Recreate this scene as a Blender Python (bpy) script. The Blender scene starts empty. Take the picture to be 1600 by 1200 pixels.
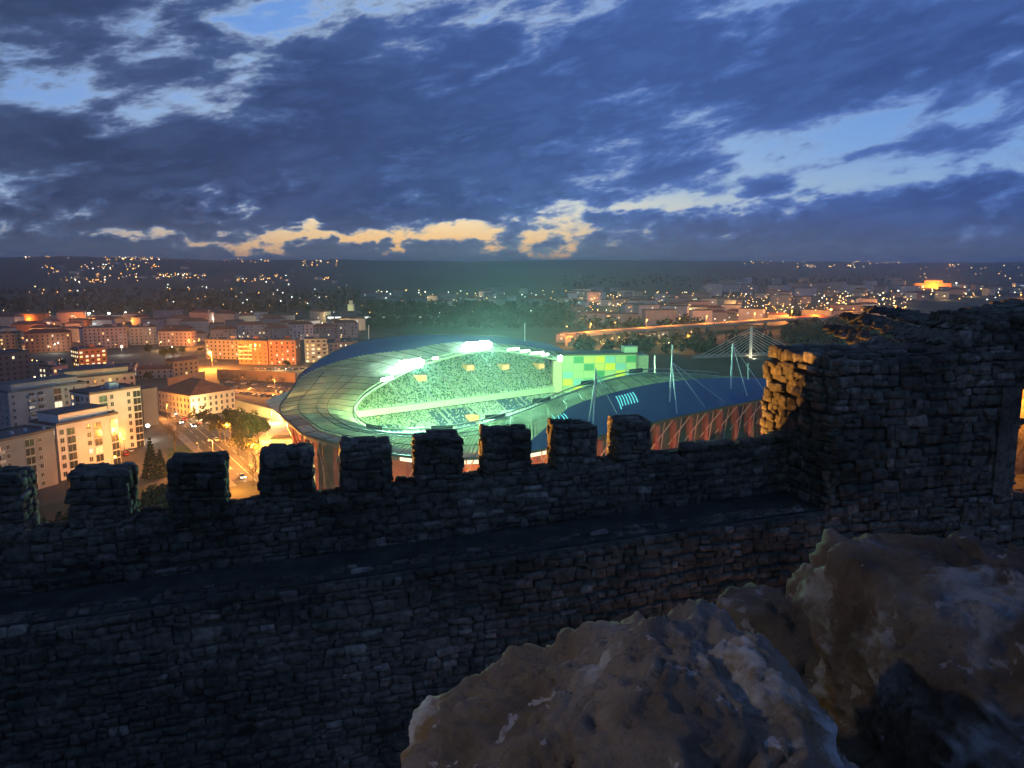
import bpy, bmesh, math, random
import numpy as np
from mathutils import Vector, Matrix

# ------------------------------------------------------------------ camera, world, exposure
scene = bpy.context.scene
EYE, PITCH, FOC = 78.0, math.radians(9.0), 1200.0
cam_d = bpy.data.cameras.new('camera'); cam = bpy.data.objects.new('camera', cam_d)
scene.collection.objects.link(cam)
cam.location = (0, 0, EYE); cam.rotation_euler = (math.pi / 2 - PITCH, 0, 0)
cam_d.sensor_width = 36.0; cam_d.lens = 36.0 * FOC / 1600.0
cam_d.clip_start = 0.05; cam_d.clip_end = 60000
scene.camera = cam
scene.render.resolution_x, scene.render.resolution_y = 1024, 768
scene.view_settings.view_transform = 'Standard'
scene.view_settings.look = 'None'
scene.view_settings.exposure = 0.0
scene.view_settings.gamma = 1.0
cy = scene.cycles
cy.use_denoising = True; cy.use_adaptive_sampling = True; cy.adaptive_threshold = 0.03; cy.adaptive_min_samples = 12
cy.max_bounces = 4; cy.diffuse_bounces = 2; cy.glossy_bounces = 2; cy.transmission_bounces = 4
cy.volume_bounces = 0; cy.transparent_max_bounces = 6
cy.sample_clamp_indirect = 3.0; cy.sample_clamp_direct = 0.0
cy.use_light_tree = True; cy.caustics_reflective = False; cy.caustics_refractive = False

def az_el(px, py):
    u = (px - 800) / FOC; v = (600 - py) / FOC
    x, y, z = u, math.cos(PITCH) + v * math.sin(PITCH), -math.sin(PITCH) + v * math.cos(PITCH)
    return math.atan2(x, y), math.atan2(z, math.hypot(x, y))

class NX:
    """tiny expression helper over shader math nodes"""
    def __init__(s, nt, sock): s.nt, s.sock = nt, sock
    def _m(s, op, *a):
        n = s.nt.nodes.new('ShaderNodeMath'); n.operation = op
        for i, v in enumerate((s,) + a):
            if isinstance(v, NX): s.nt.links.new(v.sock, n.inputs[i])
            else: n.inputs[i].default_value = v
        return NX(s.nt, n.outputs[0])
    def __add__(s, o): return s._m('ADD', o)
    def __radd__(s, o): return s._m('ADD', o)
    def __sub__(s, o): return s._m('SUBTRACT', o)
    def __mul__(s, o): return s._m('MULTIPLY', o)
    def __rmul__(s, o): return s._m('MULTIPLY', o)
    def __truediv__(s, o): return s._m('DIVIDE', o)
    def exp(s): return s._m('EXPONENT')
    def sstep(s, a, b):
        n = s.nt.nodes.new('ShaderNodeMapRange'); n.interpolation_type = 'SMOOTHSTEP'
        s.nt.links.new(s.sock, n.inputs[0]); n.inputs[1].default_value = a; n.inputs[2].default_value = b
        return NX(s.nt, n.outputs[0])
def ramp(nt, fac, stops):
    n = nt.nodes.new('ShaderNodeValToRGB'); nt.links.new(fac.sock if isinstance(fac, NX) else fac, n.inputs[0])
    e = n.color_ramp.elements
    while len(e) < len(stops): e.new(0.5)
    for k, (p, c) in enumerate(stops): e[k].position = p; e[k].color = (*c, 1)
    return n.outputs[0]
def mixc(nt, fac, a, b, blend='MIX'):
    n = nt.nodes.new('ShaderNodeMix'); n.data_type = 'RGBA'; n.blend_type = blend; n.clamp_factor = True
    for i, v in ((0, fac), (6, a), (7, b)):
        if isinstance(v, NX): nt.links.new(v.sock, n.inputs[i])
        elif isinstance(v, bpy.types.NodeSocket): nt.links.new(v, n.inputs[i])
        elif isinstance(v, tuple): n.inputs[i].default_value = (*v, 1)
        else: n.inputs[i].default_value = v
    return n.outputs[2]

world = bpy.data.worlds.new('World'); scene.world = world; world.use_nodes = True
SUN_AZ, SUN_EL = az_el(660, 430)
SKYBLOBS = [(60, 150, 260, 50, 8, -0.40), (320, 92, 150, 30, -8, -0.36), (490, 8, 140, 60, 0, -0.48), (250, 165, 150, 30, 6, -0.22),
    (40, 258, 115, 24, 4, -0.46), (1420, 205, 330, 62, 14, -0.58), (1170, 290, 240, 30, 12, -0.46), (1500, 262, 220, 22, 10, -0.40),
    (1010, 316, 110, 14, 5, -0.34), (400, 376, 180, 15, 0, -1.1), (390, 340, 70, 18, 10, -0.50), (360, 297, 50, 12, 0, -0.40),
    (740, 366, 235, 24, 0, -1.15), (800, 330, 110, 16, 4, -0.50), (560, 374, 90, 10, 0, -0.50), (950, 372, 90, 10, 0, -0.30), (200, 374, 50, 8, 0, -0.30),
    (230, 225, 400, 46, 0, 0.42), (750, 200, 330, 130, 0, 0.50), (1150, 70, 320, 85, 0, 0.36), (1500, 70, 250, 50, 8, 0.36),
    (200, 315, 280, 38, 0, 0.34), (620, 312, 200, 18, -2, 0.40), (1330, 340, 460, 48, 2, 0.52), (1430, 232, 150, 18, 12, 0.36),
    (520, 352, 45, 24, 0, 0.34), (240, 345, 90, 22, 0, 0.26), (330, 135, 190, 24, -4, 0.18), (100, 25, 230, 34, 0, 0.20), (800, 428, 6000, 23, 0, 1.2)]
world.cycles.sampling_method = 'MANUAL'; world.cycles.sample_map_resolution = 256
def build_sky():
    nt = world.node_tree; nt.nodes.clear(); L = nt.links.new
    out = nt.nodes.new('ShaderNodeOutputWorld'); bg = nt.nodes.new('ShaderNodeBackground')
    L(bg.outputs[0], out.inputs[0])
    tc = nt.nodes.new('ShaderNodeTexCoord'); sx = nt.nodes.new('ShaderNodeSeparateXYZ'); L(tc.outputs['Generated'], sx.inputs[0])
    X, Y, Z = (NX(nt, sx.outputs[i]) for i in range(3))
    az = X._m('ARCTAN2', Y); elc = Z._m('MAXIMUM', 0.0); el = Z
    def vec(a, b, c=0.0):
        n = nt.nodes.new('ShaderNodeCombineXYZ')
        for i, v in enumerate((a, b, c)):
            if isinstance(v, NX): L(v.sock, n.inputs[i])
            else: n.inputs[i].default_value = v
        return n.outputs[0]
    def noise(v, scale, detail=6, rough=0.55, out=0, dist=0.0):
        n = nt.nodes.new('ShaderNodeTexNoise'); n.noise_dimensions = '2D'; n.inputs['Scale'].default_value = scale
        n.inputs['Detail'].default_value = detail; n.inputs['Roughness'].default_value = rough; n.inputs['Distortion'].default_value = dist
        L(v, n.inputs['Vector']); return n.outputs[out]
    flat = vec(az, el)
    # wind-drawn warp shared by everything, so no edge stays smooth
    wn = noise(vec(az * 1.0 + 3.0, el * 2.2), 9.0, 4, 0.62, 1)
    wv = nt.nodes.new('ShaderNodeVectorMath'); wv.operation = 'MULTIPLY_ADD'
    L(wn, wv.inputs[0]); wv.inputs[1].default_value = (0.20, 0.095, 0); wv.inputs[2].default_value = (-0.10, -0.0475, 0)
    wa = nt.nodes.new('ShaderNodeVectorMath'); wa.operation = 'ADD'; L(wv.outputs[0], wa.inputs[0]); L(flat, wa.inputs[1]); W = wa.outputs[0]
    den = elc + 0.11                                     # a flat cloud deck seen in perspective
    n1 = NX(nt, noise(vec(X / den * 0.9 + Y / den * 0.15, Y / den + X / den * -0.25), 0.75, 6, 0.60))
    wisp = NX(nt, noise(vec(az + el * -0.4, el * 3.0 + az * -0.45), 9.0, 7, 0.63, 0, 0.12))
    field = n1 * 0.9 + wisp * 2.3
    def blob(f, px, py, rx, ry, tilt, amp):
        a0, e0 = az_el(px, py)
        m = nt.nodes.new('ShaderNodeMapping'); m.vector_type = 'TEXTURE'; L(W, m.inputs[0])
        m.inputs[1].default_value = (a0, math.sin(e0), 0); m.inputs[2].default_value = (0, 0, math.radians(tilt))
        m.inputs[3].default_value = (rx * 1.35 / FOC, ry * 1.35 / FOC, 1)
        g = nt.nodes.new('ShaderNodeTexGradient'); g.gradient_type = 'SPHERICAL'; L(m.outputs[0], g.inputs[0])
        return NX(nt, g.outputs[1])._m('MULTIPLY_ADD', amp * (0.95 if amp < 0 else 1.0), f)
    puff = NX(nt, noise(vec(az, el * 1.7 + 4.0), 30.0, 5, 0.60, 0, 0.2))         # ragged low cumulus along the horizon
    field = field + (puff - 0.46) * el.sstep(0.13, 0.03) * 1.6
    BL = SKYBLOBS
    for b in BL: field = blob(field, *b)
    cov = field - 1.37
    alpha = cov.sstep(-0.46, 0.06); thin = cov.sstep(-0.34, 0.22); thick = cov.sstep(-0.02, 0.62)
    # clear sky behind: physically based twilight plus the glow left of centre
    sky = nt.nodes.new('ShaderNodeTexSky'); sky.sky_type = 'NISHITA'; sky.sun_disc = False
    sky.sun_elevation = math.radians(0.5); sky.sun_rotation = SUN_AZ
    da = az - SUN_AZ
    glow = (da * da * -7.0).exp()
    eln = elc / 0.5
    warm = ramp(nt, eln, [(0.0, (.95, .50, .17)), (.05, (1.0, .64, .27)), (.085, (1.0, .76, .42)), (.125, (.96, .87, .66)), (.17, (.70, .80, .78)), (.27, (.40, .60, .82)), (.5, (.19, .40, .86)), (1, (.08, .20, .55))])
    cool = ramp(nt, eln, [(0.0, (.20, .29, .42)), (.12, (.30, .47, .66)), (.25, (.18, .38, .80)), (.5, (.10, .26, .72)), (1, (.07, .18, .52))])
    clear = mixc(nt, glow, cool, warm)
    clear = mixc(nt, 0.10, clear, mixc(nt, 1.0, sky.outputs[0], (.09, .09, .09), 'MULTIPLY'))
    # cloud body: grey-navy on the glow side, bluer away from it and higher up
    blue = (az - 0.02).sstep(-0.62, 0.18)
    dark = mixc(nt, blue, (.023, .041, .108), (.038, .079, .258))
    mid = mixc(nt, blue, (.068, .112, .245), (.082, .165, .470))
    pale = mixc(nt, glow, (.21, .35, .66), (.47, .58, .70))
    shade = wisp.sstep(0.40, 0.72)
    body = mixc(nt, thick, mid, dark)
    body = mixc(nt, shade * 0.42, body, mid)
    body = mixc(nt, thin, pale, body)
    lowgrey = mixc(nt, glow, (.066, .098, .175), (.105, .125, .165))
    body = mixc(nt, el.sstep(0.075, 0.0) * 0.75, body, lowgrey)
    col = mixc(nt, alpha, clear, body)
    L(col, bg.inputs[0]); bg.inputs[1].default_value = 1.0
build_sky()

# ------------------------------------------------------------------ helpers
rng = random.Random(11); nrng = np.random.default_rng(5)
COL = scene.collection
def ray(px, py):
    u = (px - 800) / FOC; v = (600 - py) / FOC
    return Vector((u, math.cos(PITCH) + v * math.sin(PITCH), -math.sin(PITCH) + v * math.cos(PITCH)))
def PZ(px, py, z=0.0):
    """world point of a sight line at height z"""
    r = ray(px, py); t = (z - EYE) / r.z; return Vector((r.x * t, r.y * t, z))
def PY(px, py, y):
    r = ray(px, py); t = y / r.y; return Vector((r.x * t, y, EYE + r.z * t))
def project(x, y, z):
    dz = z - EYE; f = y * math.cos(PITCH) - dz * math.sin(PITCH); u = y * math.sin(PITCH) + dz * math.cos(PITCH)
    return (800 + FOC * x / f, 600 - FOC * u / f, f) if f > 0.01 else (-9999, -9999, f)
def put(o, parent=None, label=None, cat=None, group=None, kind=None):
    if o.name not in COL.objects: COL.objects.link(o)
    if parent is not None: o.parent = parent
    if label: o['label'] = label
    if cat: o['category'] = cat
    if group: o['group'] = group
    if kind: o['kind'] = kind
    return o
def empty(name, loc=(0, 0, 0), rz=0.0, **k):
    o = bpy.data.objects.new(name, None); o.location = loc; o.rotation_euler = (0, 0, rz); o.empty_display_size = 0.5
    return put(o, **k)
def mesh_data(name, V, F, mats, smooth=False, mi=None):
    me = bpy.data.meshes.new(name); me.from_pydata([tuple(map(float, v)) for v in V], [], F)
    for m in (mats if isinstance(mats, (list, tuple)) else [mats]): me.materials.append(m)
    if mi is not None: me.polygons.foreach_set('material_index', mi)
    if smooth: me.polygons.foreach_set('use_smooth', [True] * len(F))
    me.update(); return me
def mesh_np(name, V, F, m, smooth=False):
    """many uniform faces at once: V (n,3), F (k,3|4)"""
    me = bpy.data.meshes.new(name); V = np.asarray(V, np.float32); F = np.asarray(F, np.int32); k = F.shape[1]
    me.vertices.add(len(V)); me.vertices.foreach_set('co', V.ravel())
    me.loops.add(F.size); me.loops.foreach_set('vertex_index', F.ravel())
    me.polygons.add(len(F)); me.polygons.foreach_set('loop_start', np.arange(0, F.size, k, dtype=np.int32))
    for mm in (m if isinstance(m, (list, tuple)) else [m]): me.materials.append(mm)
    if smooth: me.polygons.foreach_set('use_smooth', np.ones(len(F), bool))
    me.update(); me.validate(); return me
def obj(name, me, parent=None, loc=None, rz=None, **k):
    o = bpy.data.objects.new(name, me)
    if loc is not None: o.location = loc
    if rz is not None: o.rotation_euler = (0, 0, rz)
    return put(o, parent, **k)
def copy_tree(o, parent=None):
    c = o.copy(); COL.objects.link(c); c.parent = parent
    for ch in o.children: copy_tree(ch, c)
    return c

class MB:
    def __init__(s): s.V, s.F = [], []
    def quad(s, a, b, c, d):
        n = len(s.V); s.V += [a, b, c, d]; s.F.append((n, n + 1, n + 2, n + 3)); return s
    def poly(s, pts):
        n = len(s.V); s.V += list(pts); s.F.append(tuple(range(n, n + len(pts)))); return s
    def hexa(s, p):     # 8 points: bottom ring 0-3, top ring 4-7 (counter-clockwise seen from above)
        n = len(s.V); s.V += list(p)
        for f in ((3, 2, 1, 0), (4, 5, 6, 7), (0, 1, 5, 4), (1, 2, 6, 5), (2, 3, 7, 6), (3, 0, 4, 7)): s.F.append(tuple(n + i for i in f))
        return s
    def box(s, x0, x1, y0, y1, z0, z1):
        return s.hexa([(x0, y0, z0), (x1, y0, z0), (x1, y1, z0), (x0, y1, z0), (x0, y0, z1), (x1, y0, z1), (x1, y1, z1), (x0, y1, z1)])
    def obox(s, c, ax, ay, hx, hy, z0, z1):
        """box with horizontal axes ax, ay (2D unit) about centre c"""
        q = []
        for z in (z0, z1):
            for i, j in ((-1, -1), (1, -1), (1, 1), (-1, 1)): q.append((c[0] + ax[0] * hx * i + ay[0] * hy * j, c[1] + ax[1] * hx * i + ay[1] * hy * j, z))
        return s.hexa(q)
    def tube(s, pts, r, n=6, cap=True):
        pts = [Vector(p) for p in pts]; rs = r if isinstance(r, (list, tuple)) else [r] * len(pts); rings = []
        for k, p in enumerate(pts):
            d = (pts[min(k + 1, len(pts) - 1)] - pts[max(k - 1, 0)]).normalized()
            a = d.cross(Vector((0, 0, 1)) if abs(d.z) < 0.95 else Vector((1, 0, 0))).normalized(); b = d.cross(a)
            m = len(s.V); rings.append(m)
            for i in range(n):
                t = 2 * math.pi * i / n; s.V.append(p + (a * math.cos(t) + b * math.sin(t)) * rs[k])
        for k in range(len(pts) - 1):
            for i in range(n):
                j = (i + 1) % n; s.F.append((rings[k] + i, rings[k] + j, rings[k + 1] + j, rings[k + 1] + i))
        if cap:
            s.F.append(tuple(rings[0] + i for i in range(n))[::-1]); s.F.append(tuple(rings[-1] + i for i in range(n)))
        return s
    def ball(s, c, r, n=8, m=5, sz=1.0):
        b = len(s.V); s.V.append((c[0], c[1], c[2] - r * sz))
        for j in range(1, m):
            f = math.pi * j / m
            for i in range(n):
                t = 2 * math.pi * i / n; s.V.append((c[0] + r * math.sin(f) * math.cos(t), c[1] + r * math.sin(f) * math.sin(t), c[2] - r * sz * math.cos(f)))
        e = len(s.V); s.V.append((c[0], c[1], c[2] + r * sz))
        for i in range(n): s.F.append((b, b + 1 + (i + 1) % n, b + 1 + i)); s.F.append((e, e - n + i, e - n + (i + 1) % n))
        for j in range(m - 2):
            for i in range(n):
                q = b + 1 + j * n; s.F.append((q + i, q + (i + 1) % n, q + n + (i + 1) % n, q + n + i))
        return s
    def build(s, name, m, parent=None, smooth=False, **k): return obj(name, mesh_data(name, s.V, s.F, m, smooth), parent, **k)
    def data(s, name, m, smooth=False): return mesh_data(name, s.V, s.F, m, smooth)

# ------------------------------------------------------------------ materials
MATS = {}
def mat(name, col, rough=0.8, var=0.25, scale=1.0, bump=0.0, metal=0.0, rnd=0.0, col2=None, coord='Object', bscale=None, detail=4, spec=0.3):
    """a base colour broken up by noise; rnd = how far each object drifts in brightness"""
    if name in MATS: return MATS[name]
    m = bpy.data.materials.new(name); m.use_nodes = True; nt = m.node_tree; b = nt.nodes['Principled BSDF']
    b.inputs['Roughness'].default_value = rough; b.inputs['Metallic'].default_value = metal; b.inputs['Specular IOR Level'].default_value = spec
    tc = nt.nodes.new('ShaderNodeTexCoord'); no = nt.nodes.new('ShaderNodeTexNoise'); no.inputs['Scale'].default_value = scale; no.inputs['Detail'].default_value = detail
    nt.links.new(tc.outputs[coord], no.inputs['Vector'])
    c2 = col2 or tuple(c * (1 - var) for c in col); c1 = col if col2 else tuple(min(1, c * (1 + var * 0.6)) for c in col)
    c = ramp(nt, no.outputs[0], [(0.32, c2), (0.68, c1)])
    if rnd:
        oi = nt.nodes.new('ShaderNodeObjectInfo'); r = NX(nt, oi.outputs['Random']); k = r * (2 * rnd) + (1 - rnd)
        mm = nt.nodes.new('ShaderNodeVectorMath'); mm.operation = 'SCALE'; nt.links.new(c, mm.inputs[0]); nt.links.new(k.sock, mm.inputs['Scale']); c = mm.outputs[0]
    nt.links.new(c, b.inputs['Base Color'])
    if bump:
        bn = nt.nodes.new('ShaderNodeTexNoise'); bn.inputs['Scale'].default_value = bscale or scale * 4; bn.inputs['Detail'].default_value = 5
        nt.links.new(tc.outputs[coord], bn.inputs['Vector']); bp = nt.nodes.new('ShaderNodeBump'); bp.inputs['Strength'].default_value = bump; bp.inputs['Distance'].default_value = 0.05
        nt.links.new(bn.outputs[0], bp.inputs['Height']); nt.links.new(bp.outputs[0], b.inputs['Normal'])
    MATS[name] = m; return m
def glow(name, col, strength, sample=True):
    if name in MATS: return MATS[name]
    m = bpy.data.materials.new(name); m.use_nodes = True; nt = m.node_tree; nt.nodes.clear()
    o = nt.nodes.new('ShaderNodeOutputMaterial'); e = nt.nodes.new('ShaderNodeEmission'); e.inputs[0].default_value = (*col, 1); e.inputs[1].default_value = strength
    nt.links.new(e.outputs[0], o.inputs[0])
    if not sample: m.cycles.emission_sampling = 'NONE'
    MATS[name] = m; return m
SODIUM, WARMW, COOLW, FLOODC = (1.0, .32, .045), (1.0, .72, .38), (.85, .95, 1.0), (.42, 1.0, .62)
def lamp_light(loc, col, power, radius=0.3, parent=None, spot=None, target=None, name='bulb_light', blend=0.6):
    d = bpy.data.lights.new(name, 'SPOT' if spot else 'POINT'); d.color = col; d.energy = power; d.shadow_soft_size = radius
    o = bpy.data.objects.new(name, d); o.location = loc
    if spot:
        d.spot_size = math.radians(spot); d.spot_blend = blend
        o.rotation_euler = (Vector(target) - Vector(loc)).to_track_quat('-Z', 'Y').to_euler()
    return put(o, parent)

def vnoise(P, seed=0):
    P = np.asarray(P, float); i = np.floor(P).astype(np.int64); f = P - i; f = f * f * (3 - 2 * f); r = 0
    for dx in (0, 1):
        for dy in (0, 1):
            for dz in (0, 1):
                h = (i[:, 0] + dx) * 374761393 + (i[:, 1] + dy) * 668265263 + (i[:, 2] + dz) * 2147483647 + seed * 974711
                h = (h ^ (h >> 13)) * 1274126177; h = (h ^ (h >> 16)) & 0xffffff
                w = np.where(dx, f[:, 0], 1 - f[:, 0]) * np.where(dy, f[:, 1], 1 - f[:, 1]) * np.where(dz, f[:, 2], 1 - f[:, 2])
                r = r + w * (h / 0xffffff)
    return r * 2 - 1
def fbm(P, octv=5, seed=0, gain=0.5):
    P = np.asarray(P, float); a, r = 1.0, 0
    for o in range(octv): r = r + a * vnoise(P * 2 ** o + o * 17.3, seed + o); a *= gain
    return r

# ------------------------------------------------------------------ ground
def smooth01(t): t = np.clip(t, 0, 1); return t * t * (3 - 2 * t)
RIDGE_AZ = np.linspace(-1.3, 1.3, 3000); _z = RIDGE_AZ * 0
RIDGE_N = 2.6 * vnoise(np.column_stack([RIDGE_AZ * 110, _z, _z]), 3) + 1.4 * vnoise(np.column_stack([RIDGE_AZ * 330, _z, _z]), 4)
def terrain(x, y):
    x = np.asarray(x, float); y = np.asarray(y, float)
    d = np.hypot(x * 0.9, y)
    hill = 66.5 * (1 - smooth01((d - 16) / 150.0)) + 0.0
    hill = np.where(d < 16, 66.5, hill)
    # shoulder of the castle hill reaching out on the right, and a bank on the left
    hill = np.maximum(hill, 36 * np.exp(-((x - 330) / 120) ** 2 - ((y - 470) / 110) ** 2))
    hill = hill + 15 * np.exp(-((x + 78) / 46) ** 2 - ((y - 165) / 50) ** 2)
    # far country: rises to a long ridge
    r = np.hypot(x, y); az = np.arctan2(x, np.maximum(y, 1))
    side = smooth01((-az - 0.02) / 0.25)                       # left ridge begins nearer
    start = 3300 - 900 * side + 700 * np.sin(az * 5 + 1)
    ridge = 96 + 8 * np.sin(az * 9 + 0.5) + 5 * np.sin(az * 23) + 2.5 * np.sin(az * 61 + 2) + 11 * side - 12 * smooth01((az - 0.15) / 0.3)
    ridge = ridge + np.interp(az, RIDGE_AZ, RIDGE_N)
    far = ridge * smooth01((r - start) / (5600 - 1100 * side)) ** 1.3
    rough = 5 * np.sin(x / 410 + 1) * np.sin(y / 530) * smooth01((r - 1500) / 1500)
    return hill + far + rough
def zt(x, y):
    if 230 < y < 1500 and (x < 60 or y > 800): return 0.0
    return float(terrain(np.array([x]), np.array([y]))[0])

M_GROUND = mat('ground_scrub', (.050, .055, .030), 0.95, 0.45, 0.02, coord='Object', detail=8)
def build_ground():
    ys = np.concatenate([[-60, -20, 0], np.arange(8, 60, 6), np.arange(60, 700, 9), 700 * 1.035 ** np.arange(0, 95)])
    azs = np.linspace(-1, 1, 420); V = []; 
    for y in ys:
        w = 90 + max(y, 0) * 0.95
        for t in azs: V.append((t * w, y))
    V = np.array(V); Z = terrain(V[:, 0], V[:, 1]); n = len(azs)
    F = [(j * n + i, j * n + i + 1, (j + 1) * n + i + 1, (j + 1) * n + i) for j in range(len(ys) - 1) for i in range(n - 1)]
    me = mesh_np('ground', np.column_stack([V, Z]), F, M_GROUND, True); obj('ground', me, kind='structure')
build_ground()

# ------------------------------------------------------------------ castle
def stone_material(name, lo, hi, pale):
    m = bpy.data.materials.new(name); m.use_nodes = True; nt = m.node_tree; b = nt.nodes['Principled BSDF']; L = nt.links.new
    tc = nt.nodes.new('ShaderNodeTexCoord'); ge = nt.nodes.new('ShaderNodeNewGeometry'); oi = nt.nodes.new('ShaderNodeObjectInfo')
    def no(v, sc, det=4, ro=.55):
        n = nt.nodes.new('ShaderNodeTexNoise'); n.inputs['Scale'].default_value = sc; n.inputs['Detail'].default_value = det; n.inputs['Roughness'].default_value = ro; L(v, n.inputs['Vector']); return n.outputs[0]
    r = (NX(nt, ge.outputs['Random Per Island']) + NX(nt, oi.outputs['Random']))._m('FRACT')
    c = ramp(nt, r, [(0, lo), (.55, tuple((a + b2) / 2 for a, b2 in zip(lo, hi))), (.88, hi), (1.0, pale)])
    g = NX(nt, no(ge.outputs['Position'], 9.0, 6, .65)).sstep(.30, .72) * .9 + .50
    st = NX(nt, no(ge.outputs['Position'], .55, 5, .6)).sstep(.34, .66) * .65 + .42
    sc = nt.nodes.new('ShaderNodeVectorMath'); sc.operation = 'SCALE'; L(c, sc.inputs[0]); L((g * st).sock, sc.inputs['Scale'])
    moss = mixc(nt, NX(nt, no(ge.outputs['Position'], 2.3, 5, .6)).sstep(.56, .70) * .7, sc.outputs[0], (.028, .034, .018))
    L(moss, b.inputs['Base Color']); b.inputs['Roughness'].default_value = .93; b.inputs['Specular IOR Level'].default_value = .2
    bp = nt.nodes.new('ShaderNodeBump'); bp.inputs['Strength'].default_value = .9; bp.inputs['Distance'].default_value = .03; L(no(ge.outputs['Position'], 22, 7, .65), bp.inputs['Height']); L(bp.outputs[0], b.inputs['Normal']); return m
M_STONE = stone_material('limestone_rubble', (.115, .105, .076), (.165, .145, .105), (.30, .265, .205))
M_STONE2 = M_STONE
M_MORTAR = stone_material('old_mortar', (.125, .115, .084), (.135, .12, .09), (.145, .13, .095))
STONES = []
for k in range(20):
    bm = bmesh.new(); bmesh.ops.create_cube(bm, size=1.0)
    bmesh.ops.bevel(bm, geom=list(bm.edges), offset=0.09 + 0.06 * rng.random(), segments=1, affect='EDGES', profile=0.6)
    for v in bm.verts: v.co += Vector((rng.uniform(-.075, .075), rng.uniform(-.085, .085), rng.uniform(-.05, .05)))
    bmesh.ops.triangulate(bm, faces=[f for f in bm.faces if len(f.verts) > 4])
    me = bpy.data.meshes.new('stone'); bm.to_mesh(me); bm.free(); me.materials.append(M_STONE)
    me.polygons.foreach_set('use_smooth', [True] * len(me.polygons))
    co = np.array([v.co[:] for v in me.vertices]); bm2 = bmesh.new(); bm2.from_mesh(me); bmesh.ops.triangulate(bm2, faces=bm2.faces)
    STONES.append((me, co, np.array([[v.index for v in f.verts] for f in bm2.faces]))); bm2.free()
def stone_face(O, R, U, N, w, h, course=(.09, .20), width=(.13, .42), inside=None, proud=.035, depth=.16, gap=.004):
    """rough courses of rubble over a face; returns placements (matrix, centre, area)"""
    res = []; v = 0.0; O, R, U, N = Vector(O), Vector(R), Vector(U), Vector(N)
    while v < h - 0.03:
        ch = min(rng.uniform(*course), h - v); u = -rng.uniform(0, .2); ph = rng.uniform(0, 6)
        if h - v - ch < 0.06: ch = h - v
        while u < w:
            cw = rng.uniform(*width) * (0.7 if rng.random() < .2 else 1)
            u0, u1 = max(u, -0.01), min(u + cw, w + 0.01); u += cw
            if u1 - u0 < 0.05: continue
            wob = .035 * math.sin(u * 1.7 + ph) + .02 * math.sin(u * 4.1 + ph * 2); q = rng.random(); k_ = rng.uniform(.35, .65)
            parts = [(v + wob, ch * (1.35 if q < .08 else 1))] if ch < .15 or q < .66 else [(v + wob, ch * k_), (v + wob + ch * k_, ch * (1 - k_))]
            for vv, hh in parts:
                cu, cv = (u0 + u1) / 2, vv + hh / 2
                if inside and not inside(cu, cv): continue
                c = O + R * cu + U * cv + N * (proud * rng.uniform(.1, 1.0) - depth / 2)
                M = Matrix((R, U, N)).transposed().to_4x4(); M = M @ Matrix.Rotation(rng.gauss(0, .06), 4, 'Z') @ Matrix.Rotation(rng.gauss(0, .05), 4, 'Y') @ Matrix.Rotation(rng.gauss(0, .05), 4, 'X')
                M = Matrix.Translation(c) @ M @ Matrix.Diagonal((max(.04, u1 - u0 - gap), max(.04, hh - gap), depth * rng.uniform(.85, 1.25), 1))
                p = project(*c); inf = -30 < p[0] < 1630 and 380 < p[1] < 1230
                res.append((M, c, (u1 - u0) * hh / max(p[2], .1) ** 2 if inf else 0.0))
        v += ch
    return res
def lay_objects(pl, parent):
    for M, c, a in pl:
        o = bpy.data.objects.new('stone', rng.choice(STONES)[0]); o.matrix_world = M; COL.objects.link(o); o.parent = parent
def lay_joined(pl, parent, name='small_stonework'):
    if not pl: return
    V, F, n = [], [], 0
    for M, c, a in pl:
        _, co, fa = rng.choice(STONES); A = np.array(M); V.append(co @ A[:3, :3].T + A[:3, 3]); F.append(fa + n); n += len(co)
    obj(name, mesh_np(name, np.concatenate(V), np.concatenate(F), M_STONE2, True), parent, kind='stuff')
def lay(pl, parent, budget):
    pl = sorted(pl, key=lambda p: -p[2]); k = [p for p in pl[:budget] if p[2] > 0]; ks = set(map(id, k))
    lay_objects(k, parent); lay_joined([p for p in pl if id(p) not in ks], parent)

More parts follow.
